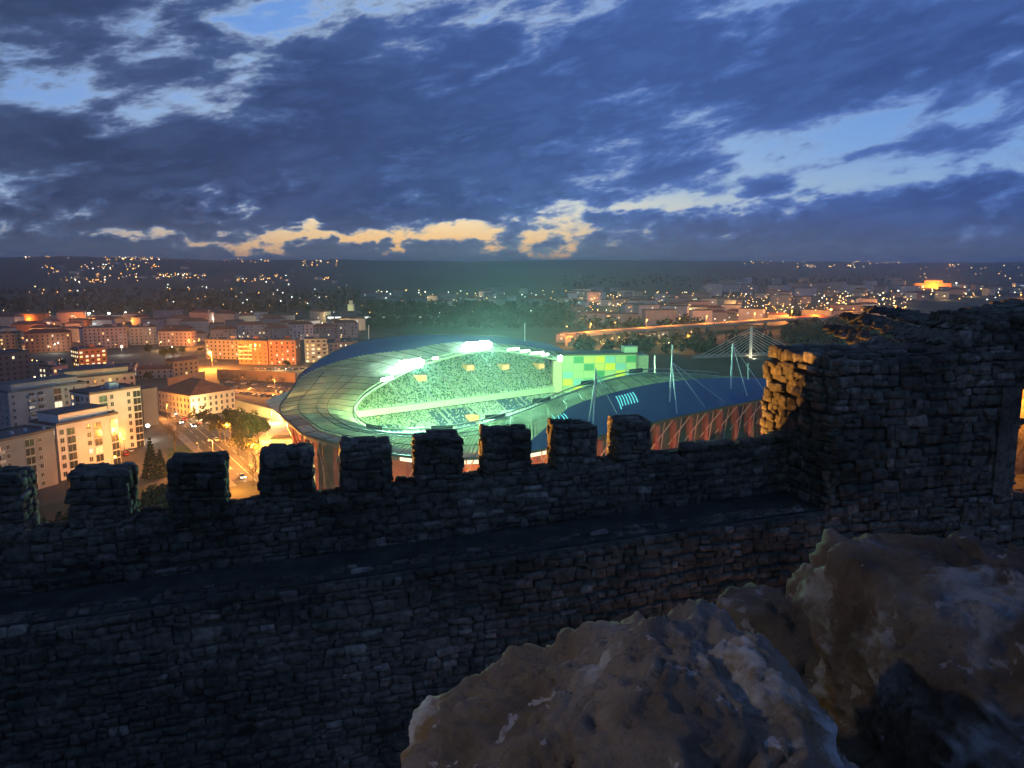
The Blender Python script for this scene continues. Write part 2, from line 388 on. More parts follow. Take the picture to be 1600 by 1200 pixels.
WR, WN, WU = Vector((.9746, .2242, 0)), Vector((.2242, -.9746, 0)), Vector((0, 0, 1)); W0 = Vector((0, 13.2, 0))
def wp(a, b, z): p = W0 + WR * a - WN * b; return Vector((p.x, p.y, z))
def crest(a): return 74.24 + 0.059 * a
def a_of(px, py, b=0.0):
    r = ray(px, py); Q = W0 - WN * b; t = Q.dot(WN) / r.dot(WN); return (r * t - Q).dot(WR)
WALK, SLOPE = 1.25, Vector((.9746, .2242, .0575)).normalized()
UPS = WU
def build_wall():
    th = empty('castle_wall', wp(0, 0, 67), label='dark rubble stone castle wall with eight merlons and a wall walk', cat='wall')
    inv = th.matrix_world.inverted() if False else Matrix.Translation(-Vector(th.location))
    rel = lambda v: v - Vector(th.location)
    A0, A1, D = -11.0, 5.75, 0.6
    core = MB()
    def slab(a0, a1, b0, b1, za, zb, shrink=0.0):
        q = []
        for z in (za, zb):
            for a, b in ((a0, b0), (a1, b0), (a1, b1), (a0, b1)): q.append(rel(wp(a, b, z(a) if callable(z) else z)))
        return q
    core.hexa(slab(A0, A1, -WALK + .035, D - .035, 62.0, lambda a: crest(a) - .98)); core.build('wall_core', M_MORTAR, th)
    pc = MB(); pc.hexa(slab(A0, A1, .035, D - .035, lambda a: crest(a) - 1.1, lambda a: crest(a) - .05)); pc.build('parapet_core', M_MORTAR, th)
    wk = MB(); wk.hexa(slab(A0, A1, -WALK + .10, .05, lambda a: crest(a) - .99, lambda a: crest(a) - .945)); wk.build('wall_walk', mat('walk_dirt', (.045, .045, .035), 1.0, 0.5, 2.5, bump=1.0, bscale=9), th)
    pl = []
    L = A1 - A0; s = SLOPE
    def off(p): return [(Matrix.Translation(rel(Vector((0, 0, 0)))) @ M, c, a) for M, c, a in p]
    pl += stone_face(wp(A0, 0, crest(A0) - .97), s, WU, WN, L, .96)                                # parapet, walk side
    lower = stone_face(wp(A0, -WALK, crest(A0) - 5.4), s, WU, WN, L, 4.42, proud=.04)              # inner face below the walk
    edge = stone_face(wp(A0, -WALK + .16, crest(A0) - .975), s, (WN * -1), WU, L, .34, course=(.16, .24), proud=.10, depth=.2)
    top = stone_face(wp(A0, 0, crest(A0)), s, WN * -1, WU, L, D, course=(.14, .24), proud=.05, depth=.14)
    outer = stone_face(wp(A1, D, crest(A1) - 3.0), s * -1, WU, WN * -1, L, 2.98)
    # merlons: each a core with its own stones
    mer = [(-62, 36, 742), (105, 202, 735), (262, 352, 716), (405, 490, 704), (533, 613, 691), (650, 724, 682), (757, 832, 672), (868, 933, 664), (965, 1018, 656)]
    spans = []
    for k, (x0, x1, yt) in enumerate(mer):
        a0, a1 = a_of(x0 + 3, yt + 50), a_of(x1 - 3, yt + 50); spans.append((a0, a1))
        r = ray((x0 + x1) / 2, yt); t = W0.dot(WN) / r.dot(WN); zt_ = EYE + r.z * t - .06; zb = crest((a0 + a1) / 2) - .06
        mc = MB(); mc.hexa([rel(p) for p in (wp(a0 + .05, .05, zb), wp(a1 - .05, .05, zb), wp(a1 - .05, D - .05, zb), wp(a0 + .05, D - .05, zb), wp(a0 + .05, .05, zt_ - .05), wp(a1 - .05, .05, zt_ - .05), wp(a1 - .05, D - .05, zt_ - .05), wp(a0 + .05, D - .05, zt_ - .05))])
        mo = mc.build('merlon', M_MORTAR, th)
        w, h = a1 - a0, zt_ - zb
        ms = stone_face(wp(a0, 0, zb), WR, WU, WN, w, h, proud=.04) + stone_face(wp(a0, D, zb), WN, WU, WR * -1, D, h, proud=.05) \
            + stone_face(wp(a1, 0, zb), WN * -1, WU, WR, D, h, proud=.05) + stone_face(wp(a0, 0, zt_), WR, WN * -1, WU, w, D, course=(.16, .26), proud=.05, depth=.12)
        back = stone_face(wp(a1, D, zb), WR * -1, WU, WN * -1, w, h, proud=.04)
        ms = [(M, c, a) for M, c, a in ms]
        lay_objects(off(ms), mo); lay_joined(off(back), mo)
        if k == 0: pass
    rag = [p for p in stone_face(wp(2.75, .02, crest(2.75) + .02), s, WU, WN, 3.0, .16, course=(.1, .16), proud=.02, depth=.3) if rng.random() < .75]
    vis = off(pl + edge + rag + top + [p for p in lower]); vis.sort(key=lambda p: -p[2])
    lay(vis, th, 300); lay_joined(off(outer), th, 'outer_stonework')
build_wall()
AT = 5.53
def build_tower():
    base = wp(AT + 3, 0, 67); th = empty('castle_tower', base, label='ruined stone tower block with orange lit broken edge beside the wall', cat='tower'); rel = lambda v: v - base
    T = Matrix.Translation(-base); off = lambda p: [(T @ M, c, a) for M, c, a in p]
    B0, B1, A1 = -WALK, 1.0, AT + 6.0
    ztop = lambda a: 76.52 + .03 * (a - AT)
    AX = a_of(1583, 680, B0)                                     # a lit doorway opens here
    core = MB()
    core.hexa([rel(p) for p in (wp(AT + .06, B0 + .06, 62), wp(AX - .04, B0 + .06, 62), wp(AX - .04, B1 - .06, 62), wp(AT + .06, B1 - .06, 62), wp(AT + .06, B0 + .06, 76.2), wp(AX - .04, B0 + .06, 76.2), wp(AX - .04, B1 - .06, 76.2), wp(AT + .06, B1 - .06, 76.1))])
    core.hexa([rel(p) for p in (wp(AX - .04, B0 + .9, 62), wp(A1, B0 + .9, 62), wp(A1, B1, 62), wp(AX - .04, B1, 62), wp(AX - .04, B0 + .9, 76.2), wp(A1, B0 + .9, 76.2), wp(A1, B1, 76.2), wp(AX - .04, B1, 76.2))])
    core.build('tower_core', M_MORTAR, th)
    lint = MB(); za = PY(1585, 603, 14.3).z; zb = PY(1585, 762, 14.3).z
    lint.hexa([rel(p) for p in (wp(AX - .04, B0 + .05, za), wp(A1, B0 + .05, za), wp(A1, B0 + .95, za), wp(AX - .04, B0 + .95, za), wp(AX - .04, B0 + .05, 76.2), wp(A1, B0 + .05, 76.2), wp(A1, B0 + .95, 76.2), wp(AX - .04, B0 + .95, 76.2))])
    lint.hexa([rel(p) for p in (wp(AX - .04, B0 + .05, 62), wp(A1, B0 + .05, 62), wp(A1, B0 + .95, 62), wp(AX - .04, B0 + .95, 62), wp(AX - .04, B0 + .05, zb), wp(A1, B0 + .05, zb), wp(A1, B0 + .95, zb), wp(AX - .04, B0 + .95, zb))])
    lint.build('doorway_masonry', M_MORTAR, th)
    jm = MB(); jm.hexa([rel(wp(a, b, z)) for z in (zb - .02, za + .02) for a, b in ((AX - .42, B0 - .09), (AX + .02, B0 - .09), (AX + .02, B0 + .6), (AX - .42, B0 + .6))]); jm.build('door_jamb', M_STONE, th)
    hole = lambda u, v: not (abs(u - (a_of(1497, 615, B0) - AT)) < .07 and abs(v - (PY(1497, 615, 14.0).z - 70.5)) < .07)
    door = lambda u, v: u < AX - AT - .02 or not (zb < v + 70.5 < za)
    fr = stone_face(wp(AT, B0, 70.5), WR, WU, WN, A1 - AT, 5.8, course=(.10, .22), width=(.14, .42), inside=lambda u, v: hole(u, v) and door(u, v), proud=.08)
    lf = stone_face(wp(AT, B1, 70.5), WN, WU, WR * -1, B1 - B0, 5.6, course=(.10, .2), width=(.14, .36), proud=.12)
    tp = stone_face(wp(AT, B0, 76.28), WR, WN * -1, WU, A1 - AT, B1 - B0, course=(.2, .34), width=(.2, .5), proud=.10, depth=.22)
    jag = [p for p in stone_face(wp(AT + .05, B0 + .3, 76.25), WR, WU, WN, A1 - AT, .2, proud=.2) if rng.random() < .35]
    pl = off(fr + lf + tp + jag); lay(pl, th, 300)
    # higher broken wall at the back
    ub = MB(); a0 = a_of(1405, 515, -.6) + .35
    pts = [(a0, 76.2), (a0 + .45, 76.55), (a0 + .8, 76.82), (a0 + 1.4, 76.98), (a0 + 5.5, 77.04), (a0 + 5.5, 76.0), (a0, 76.0)]
    f = [rel(wp(a, -1.1, z)) for a, z in pts]; bk = [rel(wp(a, .1, z)) for a, z in pts]; n = len(pts)
    ub.V = f + bk; ub.F = [tuple(range(n))[::-1], tuple(range(n, 2 * n))] + [(i, (i + 1) % n, n + (i + 1) % n, n + i) for i in range(n)]
    up = ub.build('upper_wall', M_MORTAR, th)
    def ins(u, v):
        z = 76.0 + v; return z < np.interp(a0 + u, [p[0] for p in pts[:5]], [p[1] for p in pts[:5]])
    us = stone_face(wp(a0, -1.1, 76.0), WR, WU, WN, 5.5, 1.2, course=(.1, .2), inside=ins, proud=.1)
    ut = stone_face(wp(a0 + .9, -1.1, 76.98), WR, WN * -1, WU, 4.5, 1.2, course=(.2, .3), proud=.1, depth=.2)
    for (a_, z_), (b_, y_) in zip(pts[:4], pts[1:5]):
        e = (wp(b_, 1.6, y_) - wp(a_, -1.1, z_)); L_ = e.length; e.normalize(); us += stone_face(wp(a_, -1.1, z_), e, WN * -1, e.cross(WN * -1), L_, 1.2, course=(.2, .32), width=(.2, .45), proud=.12, depth=.2)
    lay_objects(off(us), up); lay_joined(off(ut), up)
    # lamp inside the doorway recess
    lp = empty('doorway_lamp', wp(AX + 1.1, B0 + .45, za - .25), label='orange lamp hidden in the tower doorway at the picture edge', cat='lamp')
    MB().box(-.09, .09, -.07, .07, -.03, .16).build('housing', mat('lamp_iron', (.03, .03, .03), .5, .2), lp)
    MB().ball((0, 0, -.09), .06).build('bulb', glow('bulb_sodium_soft', SODIUM, 12), lp)
    lamp_light((0, 0, -.2), (1, .34, .045), 170, .06, lp)
build_tower()

def boulder(name, c, r, planes, seed, label, n=7, rot=0.0, m=None):
    bm = bmesh.new(); bmesh.ops.create_icosphere(bm, subdivisions=n, radius=1.0); me = bpy.data.meshes.new(name); bm.to_mesh(me); bm.free()
    d = np.empty(len(me.vertices) * 3, np.float32); me.vertices.foreach_get('co', d); d = d.reshape(-1, 3).astype(float); d /= np.linalg.norm(d, axis=1)[:, None]
    q = np.random.default_rng(seed); acc = 0; K = 34.0
    pn = [(Vector(p[:3]).normalized(), p[3]) for p in planes] + [(Vector(q.normal(size=3)).normalized(), q.uniform(.86, 1.04)) for k in range(22)]
    for v, h in pn: acc = acc + (np.maximum(d @ np.array(v[:]), 1e-3) / h) ** K
    P = d * (acc ** (-1 / K))[:, None] * np.array(r); s = max(r); Q = P / s
    warp = np.column_stack([fbm(Q * 2.5 + 11, 3, seed + 21), fbm(Q * 2.5 + 37, 3, seed + 22), fbm(Q * 2.5 + 71, 3, seed + 23)]) * .18; Q = Q + warp
    nz = fbm(Q * 1.9 + seed, 3, seed) * .05 + (.5 - np.abs(fbm(Q * 3.3 + 5, 5, seed + 3, .55))) * .07 - (1 - np.minimum(1, np.abs(fbm(Q * 2.6 + 9, 3, seed + 13)) * 14)) * .022 + (.5 - np.abs(fbm(Q * 9 + 2, 4, seed + 9, .6))) * .017 + fbm(Q * 26, 4, seed + 6, .7) * .012; tt = fbm(Q * np.array([2.2, 2.2, 3.4]) + 31, 4, seed + 30, .55) * 5.0; ft = tt - np.floor(tt); nz = nz + (np.floor(tt) + np.clip(ft * 5 - 4, 0, 1)) / 5.0 * .038
    chip = np.maximum(0, vnoise(Q * 5 + 3, seed + 40) - .35); nz -= chip * .06
    P = P + d * (nz * s)[:, None]
    me.vertices.foreach_set('co', P.astype(np.float32).ravel()); me.materials.append(m or M_ROCK); me.polygons.foreach_set('use_smooth', [True] * len(me.polygons)); me.update()
    return obj(name, me, loc=c, rz=rot, label=label, cat='rock')
def rock_material(name='weathered_limestone', tone=1.0):
    m = bpy.data.materials.new(name); m.use_nodes = True; nt = m.node_tree; b = nt.nodes['Principled BSDF']; L = nt.links.new
    tc = nt.nodes.new('ShaderNodeTexCoord')
    def no(sc, det=5, ro=.55, k=0.0):
        n = nt.nodes.new('ShaderNodeTexNoise'); n.inputs['Scale'].default_value = sc; n.inputs['Detail'].default_value = det; n.inputs['Roughness'].default_value = ro; n.inputs['Distortion'].default_value = k
        L(tc.outputs['Object'], n.inputs['Vector']); return n.outputs[0]
    base = ramp(nt, no(2.2, 10, .62), [(.32, (.10, .07, .048)), (.45, (.20, .145, .10)), (.55, (.30, .23, .17)), (.68, (.40, .33, .265))])
    ochre = mixc(nt, NX(nt, no(1.25, 9, .55, .3)).sstep(.53, .62), base, (.26, .15, .045))
    pale = mixc(nt, NX(nt, no(2.6, 10, .64, .4)).sstep(.52, .62), ochre, (.55, .51, .46))
    grey = mixc(nt, NX(nt, no(1.9, 9, .66, .2)).sstep(.53, .62) * .8, pale, (.17, .175, .18))
    lich = mixc(nt, NX(nt, no(11, 8, .6, .6)).sstep(.62, .66) * .75, grey, (.55, .49, .46))
    pit = mixc(nt, NX(nt, no(48, 5, .7)).sstep(.60, .70) * .55, lich, (.05, .04, .03))
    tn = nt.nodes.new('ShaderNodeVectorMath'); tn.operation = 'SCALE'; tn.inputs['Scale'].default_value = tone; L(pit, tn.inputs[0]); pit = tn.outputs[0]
    L(pit, b.inputs['Base Color']); b.inputs['Roughness'].default_value = .9; b.inputs['Specular IOR Level'].default_value = .25
    bp = nt.nodes.new('ShaderNodeBump'); bp.inputs['Strength'].default_value = 1.0; bp.inputs['Distance'].default_value = .018
    L(no(45, 9, .72), bp.inputs['Height']); L(bp.outputs[0], b.inputs['Normal']); return m
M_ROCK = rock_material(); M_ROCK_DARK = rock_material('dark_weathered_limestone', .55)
boulder('boulder', (.335, 1.60, 76.645), (.63, .46, .52), [(-.62, -.1, .75, .76), (-.15, 0, 1, .96), (.40, 0, 1, .96), (.85, 0, .55, .76), (-1, 0, .2, .95), (0, -1, .6, .9)], 3, 'large brown limestone boulder in the front with pale and ochre patches')
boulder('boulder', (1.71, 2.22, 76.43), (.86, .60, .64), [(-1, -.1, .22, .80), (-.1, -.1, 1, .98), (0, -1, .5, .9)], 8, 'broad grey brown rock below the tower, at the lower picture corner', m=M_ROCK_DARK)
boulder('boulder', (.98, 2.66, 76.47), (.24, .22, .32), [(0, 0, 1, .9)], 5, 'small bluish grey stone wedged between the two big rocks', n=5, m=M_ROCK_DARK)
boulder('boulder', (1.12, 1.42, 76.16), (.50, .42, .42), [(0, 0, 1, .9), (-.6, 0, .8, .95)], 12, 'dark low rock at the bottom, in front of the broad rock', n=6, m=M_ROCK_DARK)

# ------------------------------------------------------------------ stadium
SU, SN = Vector((.8, .6, 0)), Vector((-.6, .8, 0))
def sn(s, n, z=0.0): return Vector((SU.x * s + SN.x * n, SU.y * s + SN.y * n, z))
INP, OUTP = (119, 44.5, 2.2, 244, 263), (151, 84, 2.5, 243, 266)
ZI = [(1.30, 23.0), (1.43, 26), (1.55, 30.3), (1.65, 33.3), (1.74, 35.2), (1.85, 35.5), (1.96, 34.7), (2.19, 31.8), (2.32, 28.9), (2.48, 26.2), (2.66, 23.6), (2.85, 20.8), (3.1, 17.8), (3.28, 16), (3.46, 15.6), (3.6, 15.9), (3.8, 16.6), (3.94, 18.4), (4.08, 20.9), (4.16, 22.9), (4.25, 25.8), (4.36, 28.6), (4.46, 30.7), (4.59, 32.4), (4.7, 31.9), (4.77, 30.5), (4.91, 28.2), (5.1, 25)]
ZO = [(1.25, 27), (1.44, 33.3), (1.59, 38.2), (1.77, 40.7), (1.98, 40.3), (2.08, 38.4), (2.22, 34), (2.31, 30.1), (2.42, 25.4), (2.6, 22.4), (2.9, 22.2), (3.2, 22.6), (3.36, 21.2), (3.52, 19.9), (3.67, 18.2), (3.79, 16.5), (3.98, 15.4), (4.16, 16.4), (4.34, 19.3), (4.5, 21.7), (4.66, 23.1), (4.8, 23.8), (5.0, 23.8), (5.1, 23.5)]
def smooth_tab(tab):
    x = np.linspace(tab[0][0], tab[-1][0], 400); y = np.interp(x, [t[0] for t in tab], [t[1] for t in tab])
    k = np.exp(-np.linspace(-2, 2, 25) ** 2); k /= k.sum(); yp = np.pad(y, 12, mode='edge'); return x, np.convolve(yp, k, 'valid')
TI, TO = smooth_tab(ZI), smooth_tab(ZO)
def sup(P, th, d=0.0):
    if P is OUTP and 2.36 < th < 3.34:                    # the left end is drawn in flatter than the oval
        t = (th - 2.36) / .98; p, q = sup(P, 2.36, d), sup(P, 3.34, d); return p[0] + (q[0] - p[0]) * t - 8.5 * math.sin(math.pi * t), p[1] + (q[1] - p[1]) * t
    a, b, e, s0, n0 = P; c, s = math.cos(th), math.sin(th)
    return s0 + (a + d) * math.copysign(abs(c) ** (2 / e), c), n0 + (b + d) * math.copysign(abs(s) ** (2 / e), s)
def roof_pt(th, f, up=0.0):
    si, ni = sup(INP, th); so, no = sup(OUTP, th); zi = float(np.interp(th, *TI)); zo = float(np.interp(th, *TO))
    return sn(si + (so - si) * f, ni + (no - ni) * f, zi + (zo - zi) * f + 1.6 * math.sin(math.pi * f) + up)
T0, T1 = 1.34, 5.02
def arc_params(step):
    ts = np.linspace(T0, T1, 1500); pts = np.array([roof_pt(t, .75)[:2] for t in ts]); L = np.concatenate([[0], np.cumsum(np.hypot(*np.diff(pts, axis=0).T))])
    n = int(round(L[-1] / step)); return [float(np.interp(L[-1] * k / n, L, ts)) for k in range(n + 1)]
def blue_from(th):
    """share of the roof width, from the inner rim, that is translucent"""
    if th < 2.06: return .36
    if th < 2.36: return .36 + .64 * (th - 2.06) / .30
    if th < 4.10: return 1.0
    if th < 4.30: return 1.0 - .66 * (th - 4.10) / .20
    return .34

def translucent_mat():
    m = bpy.data.materials.new('translucent_roof_sheet'); m.use_nodes = True; nt = m.node_tree; nt.nodes.clear(); L = nt.links.new
    o = nt.nodes.new('ShaderNodeOutputMaterial'); d = nt.nodes.new('ShaderNodeBsdfDiffuse'); t = nt.nodes.new('ShaderNodeBsdfTranslucent'); x = nt.nodes.new('ShaderNodeMixShader')
    tc = nt.nodes.new('ShaderNodeTexCoord'); n = nt.nodes.new('ShaderNodeTexNoise'); n.inputs['Scale'].default_value = .25; n.inputs['Detail'].default_value = 6; L(tc.outputs['Object'], n.inputs['Vector'])
    oi = nt.nodes.new('ShaderNodeObjectInfo')
    c = ramp(nt, n.outputs[0], [(.3, (.30, .34, .28)), (.7, (.52, .56, .48))]); k = NX(nt, oi.outputs['Random']) * .35 + .82
    sc = nt.nodes.new('ShaderNodeVectorMath'); sc.operation = 'SCALE'; L(c, sc.inputs[0]); L(k.sock, sc.inputs['Scale'])
    L(sc.outputs[0], d.inputs[0]); L(sc.outputs[0], t.inputs[0]); x.inputs[0].default_value = .45
    L(d.outputs[0], x.inputs[1]); L(t.outputs[0], x.inputs[2]); L(x.outputs[0], o.inputs[0]); return m
M_SHEET = translucent_mat()
M_BLUE = mat('blue_roof_metal', (.026, .075, .22), .65, .12, .05, rnd=.05)
M_RIB = mat('dark_roof_rib', (.05, .06, .055), .6, .2, 1)
M_RIM = mat('white_rim_steel', (.34, .36, .30), .5, .1, 1)
M_CONC = mat('stand_concrete', (.38, .38, .36), .85, .25, .3)
M_RED = mat('red_steel', (.36, .10, .07), .6, .25, .5, rnd=.1)
M_SALMON = mat('salmon_wall', (.55, .24, .12), .85, .25, .3)
M_DARKW = mat('stand_dark_wall', (.10, .085, .08), .85, .3, .3)
CEN = sn(243, 263, 0)
def build_stadium():
    st = empty('stadium', CEN, label='floodlit football stadium with wavy blue and translucent ring roof', cat='stadium'); rel = lambda v: v - CEN
    TS = arc_params(8.2)
    for k in range(len(TS) - 1):
        a, b = TS[k], TS[k + 1]; g = (b - a) * .012
        fa, fb = blue_from(a), blue_from(b)
        rows = 4 if min(fa, fb) > .8 else 2
        for r in range(rows):
            q = lambda th, fr, up=0: rel(roof_pt(th, fr, up))
            A0, A1, B0, B1 = fa * r / rows, fa * (r + 1) / rows - .004, fb * r / rows, fb * (r + 1) / rows - .004
            mb = MB(); mb.quad(q(a + g, A0, .16), q(a + g, A1, .16), q(b - g, B1, .16), q(b - g, B0, .16))
            for i in range(1, 6):
                t = i / 6; m = a + (b - a) * t; w = (b - a) * .032; f0, f1 = A0 + (B0 - A0) * t, A1 + (B1 - A1) * t
                mb.hexa([q(m - w, f0, .15), q(m - w, f1, .15), q(m + w, f1, .15), q(m + w, f0, .15), q(m - w, f0, .34), q(m - w, f1, .34), q(m + w, f1, .34), q(m + w, f0, .34)])
            mb.build('roof_panel', M_SHEET, st)
        if min(fa, fb) < .995:
            mb = MB(); N = 6
            for j in range(N):
                u0, u1 = j / N, (j + 1) / N
                F = lambda f, u: f + (1 - f) * u
                mb.hexa([q(a, F(fa, u0)), q(a, F(fa, u1)), q(b, F(fb, u1)), q(b, F(fb, u0)), q(a, F(fa, u0), .3), q(a, F(fa, u1), .3), q(b, F(fb, u1), .3), q(b, F(fb, u0), .3)])
            mb.build('blue_roof_sheet', M_BLUE, st)
        # rafter under each joint
        MB().tube([rel(roof_pt(a, f, .2)) for f in (0, .25, .5, .75, min(1, fa))] if fa > .99 else [rel(roof_pt(a, f, .2)) for f in (0, fa * .5, fa)], .15, 5).build('rafter', M_RIB, st)
    fine = [T0 + (T1 - T0) * i / 160 for i in range(161)]
    for f, r, up, nm, m in ((-.015, .55, .2, 'inner_rim', M_RIM), (-.02, .28, 1.9, 'rim_rail', M_RIM), (1.0, .5, .1, 'eave_gutter', M_RIB), (.5, .15, .35, 'purlin', M_RIB)):
        ts = fine if f != .5 else [t for t in fine if 2.36 < t < 4.1]
        MB().tube([rel(roof_pt(t, f, up)) for t in ts], r, 6).build(nm, m, st)
    MB().tube([rel(roof_pt(t, .36, .35)) for t in fine if 2.34 < t < 4.1], .16, 5).build('purlin', M_RIB, st)
    MB().tube([rel(roof_pt(t, .75, .35)) for t in fine if 2.34 < t < 4.1], .16, 5).build('purlin', M_RIB, st)
    # ---- far stand: two straight tiers, band wall between
    S0, S1 = 112.0, 268.0
    def sec(n0, z0, n1, z1): return [rel(sn(S0, n0, z0)), rel(sn(S1, n0, z0)), rel(sn(S1, n1, z1)), rel(sn(S0, n1, z1))]
    MB().quad(*sec(284, 1.0, 306, 10.0)).build('lower_tier', M_CONC, st)
    MB().quad(*[rel(sn(s, n, z)) for s, n, z in ((140, 306.5, 13.2), (S1, 306.5, 13.2), (S1, 343, 33), (172, 343, 33))]).build('upper_tier', M_CONC, st)
    MB().quad(*[rel(sn(s, n, z)) for s, n, z in ((112, 306.5, 13.2), (140, 306.5, 13.2), (172, 343, 33), (112, 330, 18))]).build('corner_tier', M_CONC, st)
    bw = MB(); bw.hexa([rel(sn(s, n, z)) for z in (10.6, 13.6) for s, n in ((S0, 305.2), (S1, 305.2), (S1, 306.2), (S0, 306.2))]); bw.build('band_wall', mat('band_white', (.42, .43, .36), .7, .1), st)
    SEATM = [mat('seat_pale', (.50, .54, .44), .6, .1), mat('seat_dark', (.09, .16, .12), .6, .1), mat('seat_blue', (.03, .08, .14), .6, .1), mat('seat_green', (.16, .28, .14), .6, .1)]
    def seats(name, n0, z0, n1, z1, rows, keep, patch):
        s = np.arange(S0 + .5, S1 - .5, .66); r = np.arange(rows); Sg, Rg = np.meshgrid(s, r); Sg = Sg.ravel(); t = (Rg.ravel() + .5) / rows
        n = n0 + (n1 - n0) * t; z = z0 + (z1 - z0) * t; ok = keep(Sg, n, z) & ((Sg % 15.3) > 1.5) & (nrng.random(len(Sg)) > .04); Sg, n, z = Sg[ok], n[ok], z[ok]; c = len(Sg)
        B = np.array([(-.27, -.22, .0), (.27, -.22, .0), (.27, .22, .1), (-.27, .22, .1), (-.27, -.22, .45), (.27, -.22, .45), (.27, .27, .85), (-.27, .27, .85)])
        so = Sg[:, None] + B[:, 0]; no = n[:, None] + B[:, 1]; zo = z[:, None] + B[:, 2]
        V = np.stack([SU.x * so + SN.x * no, SU.y * so + SN.y * no, zo], -1).reshape(-1, 3) - np.array(CEN)
        FB = np.array([(4, 5, 6, 7), (0, 1, 5, 4), (1, 2, 6, 5), (2, 3, 7, 6), (3, 0, 4, 7)]); F = (np.arange(c)[:, None, None] * 8 + FB).reshape(-1, 4)
        u = nrng.random(c); pick = np.where(u < .58, 0, np.where(u < .76, 1, np.where(u < .82, 2, 3))); pp = patch(Sg, n); pick = np.where(pp & (nrng.random(c) < .85), 2, pick)
        me = mesh_np(name, V, F, SEATM); me.polygons.foreach_set('material_index', np.repeat(pick, 5).astype(np.int32)); obj(name, me, st, kind='stuff')
    none = lambda s, n: np.zeros(len(s), bool)
    patch = lambda s, n: ((np.abs(s - 152) < 7) & (n < 298)) | ((np.abs(s - 190) < 11) & (n < 303) & (n > 288)) | ((np.abs(s - 228) < 9) & (n > 296))
    seats('lower_seats', 284, 1.2, 305, 9.7, 30, lambda s, n, z: s > 0, patch)
    seats('upper_seats', 307, 13.4, 342.5, 32.6, 52, lambda s, n, z: z < np.interp(s, [112, 130, 172, 300], [15, 19, 33, 33]), none)
    # aisles down the lower tier
    for s in (126, 141, 157, 172, 187, 203, 218, 233): 
        MB().hexa([rel(sn(a, n, z)) for z0, z1 in ((1.3, 10.2), (1.7, 10.6)) for a, n, z in ((s, 284, z0), (s + .9, 284, z0), (s + .9, 305.2, z1), (s, 305.2, z1))]).build('aisle', M_CONC, st)
    for k in range(8, 17):
        s = k * 15.3 + .1
        if s > 165: MB().hexa([rel(sn(a, n, z)) for z0, z1 in ((13.4, 32.4), (13.8, 32.8)) for a, n, z in ((s, 307, z0), (s + 1.2, 307, z0), (s + 1.2, 342, z1), (s, 342, z1))]).build('aisle', M_CONC, st)
    # vomitories in the seating: concrete portals, orange light painted into the wall colour
    VM = mat('portal_wall_lit_tint', (.75, .36, .17), .8, .1); VG = glow('portal_light', (1.0, .42, .12), 1.4)
    for px, py, n in ((600, 611, 326), (657, 601, 322), (732, 589, 326), (787, 587, 324), (842, 583, 322), (738, 657, 293)):
        zg = 13.4 + (n - 307) / 35.5 * 19.2 if n > 306 else 1.2 + (n - 284) / 21 * 8.5
        r = ray(px, py); k = r.x / r.y; s = n * (.6 + .8 * k) / (.8 - .6 * k)
        v = MB(); v.hexa([rel(sn(s + i, n + j, z)) for z in (zg - .4, zg + 2.6) for i, j in ((-2.4, -2.2), (2.4, -2.2), (2.4, 2.6), (-2.4, 2.6))]); vo = v.build('portal', VM, st)
        MB().quad(*[rel(sn(s + i, n - 2.24, z)) for i, z in ((-1.7, zg), (1.7, zg), (1.7, zg + 2.1), (-1.7, zg + 2.1))]).build('portal_opening', VG, vo)
    # press boxes under the far roof and the lit strip low on the band
    LITG = glow('lit_glass_yellow', (1.0, .78, .28), 1.1)
    for i in range(5):
        s = 172 + i * 5.2; b = MB(); b.hexa([rel(sn(s + x, n, z)) for z in (31.2, 33.2) for x, n in ((0, 339), (4.4, 339), (4.4, 340), (0, 340))]); b.build('press_box_window', LITG, st)
    for i in range(4):
        s = 146 + i * 4.6; b = MB(); b.hexa([rel(sn(s + x, n, z)) for z in (8.9, 10.0) for x, n in ((0, 304.6), (4.0, 304.6), (4.0, 305.1), (0, 305.1))]); b.build('scoreboard_strip', LITG, st)
    # pitch
    pm = MB(); pm.quad(*[rel(sn(s, n, .35)) for s, n in ((140, 226), (330, 226), (330, 284), (140, 284))]); pm.build('pitch', mat('pitch_grass', (.07, .16, .04), .9, .3, .2), st)
    # ---- outer facade: dark wall set back, red columns, raking struts, lit clerestory, kiosks
    FS = [t for t in arc_params(4.1) if t > 3.0]; WIN = glow('clerestory_glass', (1.0, .86, .55), 1.5); WDIM = mat('clerestory_dim', (.20, .26, .22), .3, .2); WING = glow('clerestory_glass_green', (.75, 1.0, .22), 1.2)
    def fpt(th, d, z): s, n = sup(OUTP, th, d); return rel(sn(s, n, z))
